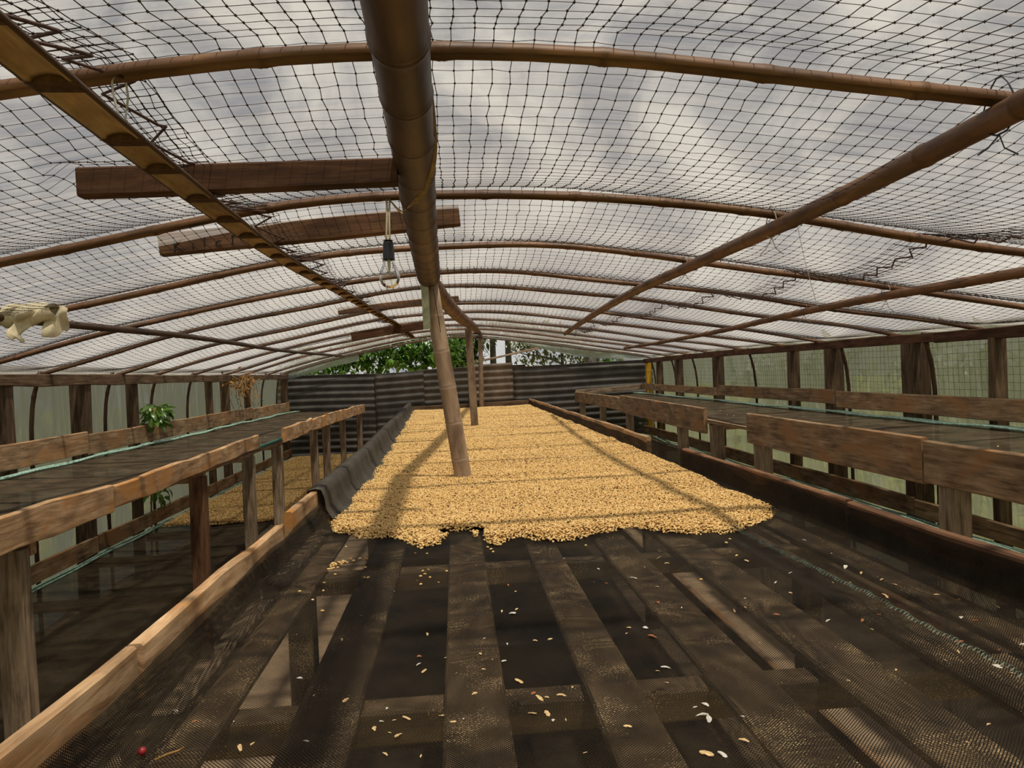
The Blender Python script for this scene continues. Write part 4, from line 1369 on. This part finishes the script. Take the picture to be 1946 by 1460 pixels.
def flake(x, y, c, s=1.0):
    o = bpy.data.objects.new('husk_flake', FL[c][rng.integers(0, 3)])
    COL.objects.link(o)
    o.location = (x, y, float(bed_z(np.array(x), np.array(y))) + .002)
    o.rotation_euler = (rng.normal(0, .2), rng.normal(0, .2), rng.uniform(0, 6.28))
    s *= rng.uniform(.75, 1.25)
    o.scale = (s, s, s)
    place = 'toward the left rail' if x < -.2 else 'beside the stitched seam on the right' if x > .72 else 'between middle slats, close to the bottom edge' if y < 1.4 else 'on the middle slats before the beans'
    kind_ = {'tan': 'tan husk flake', 'white': 'white husk scrap', 'red': 'reddish husk flake'}[c]
    tag(o, ('tiny ' if s < .6 else 'curled ') + kind_ + ' on the black mesh ' + place, 'husk flake', LAB[c][1])
for (x, y, c, s) in [(-0.230, 1.389, 'tan', 1.3), (0.116, 1.811, 'white', 1.1), (0.092, 1.849, 'tan', 1.0), (0.130, 1.859, 'tan', 0.9), (0.140, 2.007, 'tan', 0.8), (0.124, 2.074, 'red', 0.9),
        (-0.102, 1.577, 'red', 0.9), (-0.102, 1.540, 'white', 0.7), (-0.089, 1.503, 'tan', 1.1), (-0.091, 1.725, 'tan', 0.8), (0.028, 1.571, 'tan', 1.0), (0.076, 1.532, 'white', 0.8),
        (0.099, 1.427, 'tan', 1.5), (0.011, 1.383, 'tan', 1.1), (0.032, 1.495, 'tan', 0.8), (0.090, 1.630, 'white', 0.9), (0.152, 1.622, 'tan', 0.8), (0.186, 1.634, 'tan', 1.0),
        (0.121, 1.370, 'red', 0.8), (0.130, 1.344, 'tan', 1.2), (0.143, 1.348, 'tan', 0.9), (0.171, 1.352, 'tan', 1.0), (0.136, 1.281, 'tan', 1.1), (0.143, 1.255, 'white', 1.0),
        (0.110, 1.286, 'tan', 0.9), (-0.111, 1.299, 'tan', 1.3), (-0.154, 1.293, 'white', 0.8), (-0.164, 1.270, 'tan', 1.0), (-0.120, 1.227, 'tan', 1.4), (-0.138, 1.186, 'tan', 0.8),
        (-0.149, 1.342, 'white', 0.7), (-0.050, 1.300, 'tan', 0.9), (-0.012, 1.283, 'white', 0.6), (-0.029, 1.274, 'tan', 0.7), (-0.363, 1.248, 'tan', 1.1), (-0.376, 1.226, 'tan', 1.2),
        (-0.341, 1.516, 'white', 0.7), (-0.273, 1.241, 'white', 0.6), (-0.545, 1.407, 'white', 1.0), (-0.492, 1.355, 'red', 0.9), (-0.289, 1.731, 'tan', 1.0), (-0.575, 1.497, 'tan', 0.9),
        (-0.567, 1.559, 'tan', 0.8), (0.401, 2.168, 'white', 0.8), (0.595, 2.202, 'tan', 1.0), (0.605, 2.148, 'tan', 0.9), (0.480, 2.051, 'white', 1.1), (0.523, 1.962, 'tan', 0.9),
        (0.490, 1.837, 'red', 1.0), (0.394, 2.017, 'red', 0.7), (0.375, 1.671, 'tan', 1.1), (0.413, 1.663, 'white', 0.9), (0.363, 1.638, 'tan', 0.7), (0.407, 1.585, 'red', 1.3),
        (0.394, 1.436, 'white', 1.4), (0.376, 1.430, 'tan', 0.8), (0.377, 1.376, 'tan', 1.2), (0.397, 1.231, 'white', 1.8), (0.404, 1.215, 'white', 1.3), (0.414, 1.261, 'white', 1.0),
        (0.396, 1.262, 'white', 0.6), (0.459, 1.205, 'white', 0.8), (0.264, 1.215, 'tan', 1.3), (0.365, 1.114, 'tan', 1.4), (0.388, 1.108, 'white', 1.1), (0.430, 1.126, 'tan', 1.3),
        (0.645, 1.719, 'tan', 0.9), (0.671, 1.719, 'tan', 1.0), (0.734, 1.684, 'red', 0.9), (0.910, 1.987, 'white', 0.7), (0.831, 1.628, 'white', 0.9), (0.951, 1.626, 'red', 1.0),
        (0.894, 1.595, 'red', 0.8), (1.044, 1.752, 'tan', 1.6), (1.022, 1.779, 'tan', 0.9), (1.108, 1.816, 'tan', 0.8), (1.173, 1.743, 'tan', 1.2), (1.124, 1.587, 'white', 1.2),
        (1.144, 1.567, 'red', 1.0), (1.263, 1.727, 'tan', 1.0), (1.201, 1.699, 'red', 0.8), (1.249, 1.636, 'tan', 1.1), (1.282, 1.655, 'tan', 0.9), (1.025, 1.454, 'red', 1.0),
        (0.984, 1.401, 'tan', 0.8), (0.922, 1.353, 'tan', 0.8), (1.011, 1.329, 'white', 1.3), (1.011, 1.296, 'tan', 1.0), (1.138, 1.422, 'white', 1.0), (0.832, 1.117, 'tan', 0.7),
        (0.845, 2.273, 'red', 0.7), (0.850, 2.148, 'tan', 0.9), (1.132, 2.360, 'white', 0.9), (1.093, 2.029, 'white', 1.3), (1.098, 1.955, 'tan', 1.0), (1.106, 1.870, 'tan', 1.0),
        (1.198, 2.366, 'tan', 0.7), (0.841, 1.929, 'white', 0.7), (0.836, 1.830, 'tan', 0.8)]:
    flake(x, y, c, s)
for k in range(50):
    x, y = rng.uniform(-.5, 1.2), 1.05 + 1.4 * rng.random() ** 1.3
    flake(x, y, ('tan', 'tan', 'white', 'red')[k % 4], .45)
# red coffee cherry and a thin stick at the lower left
V, F = lathe([(.0006, -.0065), (.0045, -.0055), (.0066, -.001), (.0063, .003), (.0035, .0062), (.0014, .0065), (.001, .0058)], 14)
o = link('coffee_cherry', mesh_from('coffee_cherry', V, F, MAT['cherry'], True), None, (-.535, 1.237, BZ + .012))
tag(o, 'dried red coffee cherry on the mesh near the left rail', 'coffee cherry')
P = np.array([[-.503, 1.205, BZ + .012], [-.488, 1.216, BZ + .014], [-.475, 1.228, BZ + .013], [-.468, 1.236, BZ + .014]])
o = tube('thin_stick', P, [.0022, .0019, .0016, .001], MAT['dry'], None, 5)
tag(o, 'thin orange stick lying on the mesh near the left rail', 'stick')

# ------------------------------------------------------------------ cloth tied on the left purlin
cloth = empty('cream_rag', (-1.86, 3.42, 2.03))
tag(cloth, 'dirty cream rag wrapped and knotted on the thin left purlin', 'rag')
def rag(n1, n2, fx, name):
    V, F = grid(n1, n2, fx)
    th = .004
    m = len(V)
    Fb = F[:, ::-1] + m
    V2 = V + [0, .003, -th]
    o = link(name, mesh_from(name, np.concatenate([V, V2]) - [-1.86, 3.42, 2.03], np.concatenate([F, Fb]), MAT['cloth'], True), cloth)
    o.location = (0, 0, 0)
rag(22, 22, lambda u, v: (lambda a, t: np.stack([-1.955 + .20 * t + .012 * np.sin(a * 3 + t * 9), 3.38 + .05 * t + (.05 + .014 * np.sin(t * 17 + a * 2)) * np.cos(a), 2.088 + (.040 + .012 * np.sin(t * 13 + 3 * a)) * np.sin(a) + .012 * t], -1))(u * 6.0, v), 'wrap')
rag(12, 14, lambda u, v: np.stack([-1.80 + .085 * u + .02 * v * np.sin(u * 5), 3.40 + .06 * u + .02 * np.sin(v * 5 + u * 4), 2.125 - .13 * v * (1 - .25 * u) - .01 * np.sin(u * 7)], -1), 'hanging_corner')
rag(10, 12, lambda u, v: np.stack([-1.90 + .07 * (u - .2) * (1 - .5 * v) + .012 * np.sin(v * 7), 3.345 + .03 * u + .015 * np.sin(v * 6), 2.08 - .10 * v + .01 * np.sin(u * 6)], -1), 'hanging_tail')

# ------------------------------------------------------------------ plants
def leaf_shape(L, w, curl=.25):
    xs = np.array([0, .2, .45, .7, .9, 1.0])
    ws = np.array([.04, .55, 1.0, .8, .35, .02])
    V = []
    for x, q in zip(xs, ws):
        z = curl * L * (x - x * x * 1.6)
        V += [[-q * w / 2, x * L, z + .12 * w * q], [0, x * L, z], [q * w / 2, x * L, z + .12 * w * q]]
    F = []
    for i in range(len(xs) - 1):
        for j in range(2):
            F.append([i * 3 + j, i * 3 + j + 1, i * 3 + 4 + j, i * 3 + 3 + j])
    return np.array(V), np.array(F)
lv, lf = leaf_shape(.11, .05)
LEAF = mesh_from('leaf', lv, lf, MAT['leaf'], True)
PL = empty('leafy_branch', (-2.92, 7.15, 0))
tag(PL, 'green leafy plant poking through the left wall behind the rack board', 'plant')
tube('stem', smooth_path([(-2.92, 7.15, .0), (-2.90, 7.16, .7), (-2.87, 7.17, 1.25), (-2.83, 7.17, 1.55)], 14, 3), .009, MAT['dry'], PL, 6)
for k in range(120):
    q = rng.random()
    a = rng.uniform(0, 6.28)
    z = 1.39 + .20 * rng.random()
    rr = .03 + .12 * math.sin(math.pi * min(1, max(.1, (1.64 - z) / .30))) * rng.random() ** .5
    o = bpy.data.objects.new('leaf', LEAF)
    COL.objects.link(o)
    o.parent = PL
    o.location = Vector((-2.83 + rr * .5 * math.cos(a), 7.2 + rr * 1.5 * math.sin(a), z)) - PL.location
    o.rotation_euler = (rng.uniform(-1.0, .4), rng.uniform(-.5, .5), a - 1.57 + rng.normal(0, .5))
    s = rng.uniform(.7, 1.15)
    o.scale = (s, s, s)
for k in range(60):   # part of the plant below the shelf
    a = rng.uniform(0, 6.28)
    o = bpy.data.objects.new('leaf', LEAF)
    COL.objects.link(o)
    o.parent = PL
    rr = .16 * rng.random()
    o.location = Vector((-2.84 + rr * .5 * math.cos(a), 7.15 + rr * 1.5 * math.sin(a), .68 + .32 * rng.random())) - PL.location
    o.rotation_euler = (rng.uniform(-1.2, .2), rng.uniform(-.5, .5), a - 1.57)

DT = empty('dry_vine', (-2.82, 10.0, 1.40))
tag(DT, 'tangle of dry orange vine hanging from the left wall plate', 'dry plant')
for k in range(34):
    y0 = 9.45 + rng.random() * 1.1
    P = [(-2.80 + rng.normal(0, .02), y0 + rng.normal(0, .08), 1.80 + rng.normal(0, .04))]
    for s in range(5):
        p = P[-1]
        P.append((p[0] + rng.normal(.01, .025), p[1] + rng.normal(0, .07), p[2] - rng.uniform(.0, .10) * (1.2 if k % 2 else .4)))
    tube('twig', smooth_path(P, 12, 3), .0035, MAT['dry'], DT, 4, up=(1, .2, .1))
lv2, lf2 = leaf_shape(.05, .028)
DLEAF = mesh_from('dry_leaf', lv2, lf2, MAT['dry'], True)
for k in range(90):
    o = bpy.data.objects.new('dry_leaf', DLEAF)
    COL.objects.link(o)
    o.parent = DT
    o.location = Vector((-2.80 + rng.normal(0, .03), 9.9 + rng.normal(0, .30), 1.78 + rng.normal(0, .05) - .18 * (rng.random() ** 3))) - DT.location
    o.rotation_euler = tuple(rng.uniform(-3, 3, 3))

# trees and bush beyond the tin wall
def crown(c, rad, n, L, w, mat, seed, shell=.6):
    r = np.random.default_rng(seed)
    lv, lf = leaf_shape(L, w)
    d = r.normal(0, 1, (n, 3)); d /= np.linalg.norm(d, axis=1)[:, None]
    q = shell + (1 - shell) * r.random(n)
    clump = .75 + .35 * np.sin(d[:, 0] * 5 + seed) * np.sin(d[:, 2] * 6) + .1 * r.normal(0, 1, n)
    pos = np.array(c) + d * np.array(rad) * (q * clump)[:, None]
    ang = r.uniform(0, 6.28, (n, 3)) * [.35, .35, 1] - [.9, .9, 0]
    cx, sx = np.cos(ang[:, 0]), np.sin(ang[:, 0]); cz, sz = np.cos(ang[:, 2]), np.sin(ang[:, 2])
    v = lv[None] * r.uniform(.6, 1.25, n)[:, None, None]
    y1 = v[:, :, 1] * cx[:, None] - v[:, :, 2] * sx[:, None]
    z1 = v[:, :, 1] * sx[:, None] + v[:, :, 2] * cx[:, None]
    x2 = v[:, :, 0] * cz[:, None] - y1 * sz[:, None]
    y2 = v[:, :, 0] * sz[:, None] + y1 * cz[:, None]
    V = np.stack([x2, y2, z1], -1) + pos[:, None]
    F = (np.arange(n)[:, None, None] * len(lv) + lf[None]).reshape(-1, 4)
    return V.reshape(-1, 3), F

def shrub(name, label, base, blobs, L, w, mat, trunk_pts, tr, seed, cat='bush'):
    T = empty(name, (base[0], base[1], 0))
    tag(T, label, cat)
    parts = []
    for i, (c, rad, n) in enumerate(blobs):
        V, F = crown(c, rad, n, L, w, mat, seed + i)
        parts.append((V, F, None))
    V, F, _ = merge(parts)
    o = link('foliage', mesh_from('foliage', V - [base[0], base[1], 0], F, MAT[mat], True), T); o.location = (0, 0, 0)
    o['kind'] = 'stuff'
    for tp in trunk_pts:
        P = smooth_path(tp, 16, 5)
        tube('trunk', P, np.linspace(tr, tr * .55, len(P)), MAT['trunk'], T, 8, up=(0, 1, .05))
    return T
shrub('green_bush', 'dense bright green bush behind the tin wall, left of the leaning post', (-1.8, 15.2),
      [((-2.6, 15.0, 1.9), (.9, .6, .55), 900), ((-1.6, 15.3, 2.2), (.9, .7, .6), 1300), ((-.7, 15.4, 2.2), (.75, .6, .55), 1000), ((-.1, 15.8, 2.2), (.5, .5, .45), 450)],
      .15, .07, 'leaf', [[(-1.8, 15.2, 0), (-1.7, 15.3, 1.2), (-1.5, 15.3, 2.2)], [(-.8, 15.4, 0), (-.7, 15.4, 1.2), (-.55, 15.4, 2.3)]], .05, 101)
shrub('dark_shrub', 'dark broad-leaved shrub behind the square post', (.3, 17.5),
      [((.15, 17.5, 2.2), (.6, .5, .7), 620), ((.45, 17.8, 2.6), (.5, .5, .3), 160)], .30, .09, 'leaf_dark', [[(.3, 17.5, 0), (.3, 17.5, 1.5), (.2, 17.5, 2.9)]], .06, 131)
shrub('shade_tree', 'tree with two thick grey trunks behind the tin wall near the thin bamboo post', (1.1, 18),
      [((1.3, 18.2, 2.85), (.9, .7, .25), 420), ((2.2, 18.6, 2.75), (.8, .5, .25), 170)], .17, .065, 'leaf_olive',
      [[(.93, 18.0, 0), (.94, 18.0, 1.8), (.95, 18.0, 3.0)], [(1.31, 18.0, 0), (1.32, 18.0, 1.8), (1.32, 18.0, 3.0)]], .11, 141, 'tree')
T = shrub('sparse_tree', 'sparse thin tree with a single straight trunk against the pale sky', (2.52, 17.2),
      [((2.2, 17.2, 2.55), (.6, .4, .22), 330), ((2.85, 17.2, 2.45), (.65, .4, .3), 420), ((2.0, 17.3, 2.05), (.7, .4, .25), 300), ((2.95, 17.2, 2.0), (.7, .4, .25), 330), ((1.7, 17.4, 2.35), (.5, .4, .2), 200)],
      .13, .05, 'leaf_olive', [[(2.52, 17.2, 0), (2.53, 17.2, 1.6), (2.52, 17.2, 2.9)]], .055, 151, 'tree')
for pts in ([(2.52, 17.2, 1.9), (2.1, 17.2, 2.1), (1.6, 17.2, 2.15), (1.3, 17.2, 2.3)], [(2.52, 17.2, 2.2), (2.95, 17.2, 2.15), (3.4, 17.2, 2.0)],
            [(2.52, 17.2, 1.6), (2.0, 17.2, 1.95), (1.75, 17.2, 2.0)], [(2.52, 17.2, 2.4), (2.1, 17.2, 2.6), (1.6, 17.3, 2.55), (1.2, 17.3, 2.75)], [(2.52, 17.2, 1.7), (3.0, 17.2, 1.95), (3.5, 17.2, 1.85)]):
    P = smooth_path(pts, 14, 5)
    tube('branch', P, np.linspace(.028, .008, 14), MAT['trunk'], T, 5, up=(0, 1, .1))
shrub('low_bush', 'small bush behind the right end of the tin wall', (3.0, 14.6), [((3.05, 14.6, 1.85), (.45, .3, .3), 220)], .12, .055, 'leaf', [[(3.0, 14.6, 0), (3.0, 14.6, 1), (3.0, 14.6, 1.9)]], .03, 171)
# hedge outside the right wall, dim through the plastic
parts = []
for k in range(7):
    y = 2.5 + k * 2.3
    V, F = crown((7.4 + .4 * math.sin(k * 2), y, 1.2), (.9, 1.4, 1.1 + .3 * math.sin(k * 1.7)), 420, .30, .15, 'leaf_olive', 200 + k, .2)
    parts.append((V, F, None))
V, F, _ = merge(parts)
o = link('hedge', mesh_from('hedge', V, F, MAT['leaf_olive'], True))
tag(o, 'dim green hedge seen through the right plastic wall', 'hedge', None, 'stuff')
# tree stump wrapped with film by the right corner
P = smooth_path([(2.66, 14.2, 0), (2.67, 14.2, 1.0), (2.68, 14.2, 2.06)], 10, 3)
o = tube('dead_trunk', P, .13, MAT['trunk'], None, 10, up=(0, 1, 0))
tag(o, 'short thick dark trunk behind the tin wall below the hanging film', 'tree trunk')
V, F = grid(26, 10, lambda u, v: np.stack([2.55 + .95 * u, 14.05 + .25 * v + .03 * np.sin(u * 14), 2.085 + .03 * np.sin(u * 19 + v * 3) * (1 - v) - .06 * u + .02 * np.sin(v * 6)], -1))
o = link('crumpled_plastic', mesh_from('crumpled_plastic', V, F, MAT['cloth'], True))
sol = o.modifiers.new('thickness', 'SOLIDIFY'); sol.thickness = .01
tag(o, 'crumpled cream plastic sheet draped over the dark trunk', 'plastic sheet')
# small shed with a rusty roof behind the tin wall
SH = empty('shed', (1.2, 15.8, 0))
tag(SH, 'small dark shed with a sloping rusty sheet roof behind the tin wall', 'shed')
board('roof', (.45, 15.6, 2.0), (2.1, 15.6, 2.295), 1.1, .03, MAT['rust'], SH, rough=.006)
board('fascia', (.45, 15.03, 1.985), (2.05, 15.03, 2.275), .02, .035, MAT['bamboo_pale'], SH)
board('wall', (.55, 15.4, .95), (1.45, 15.4, .95), .6, 1.9, MAT['shedwall'], SH)

bpy.context.view_layer.update()
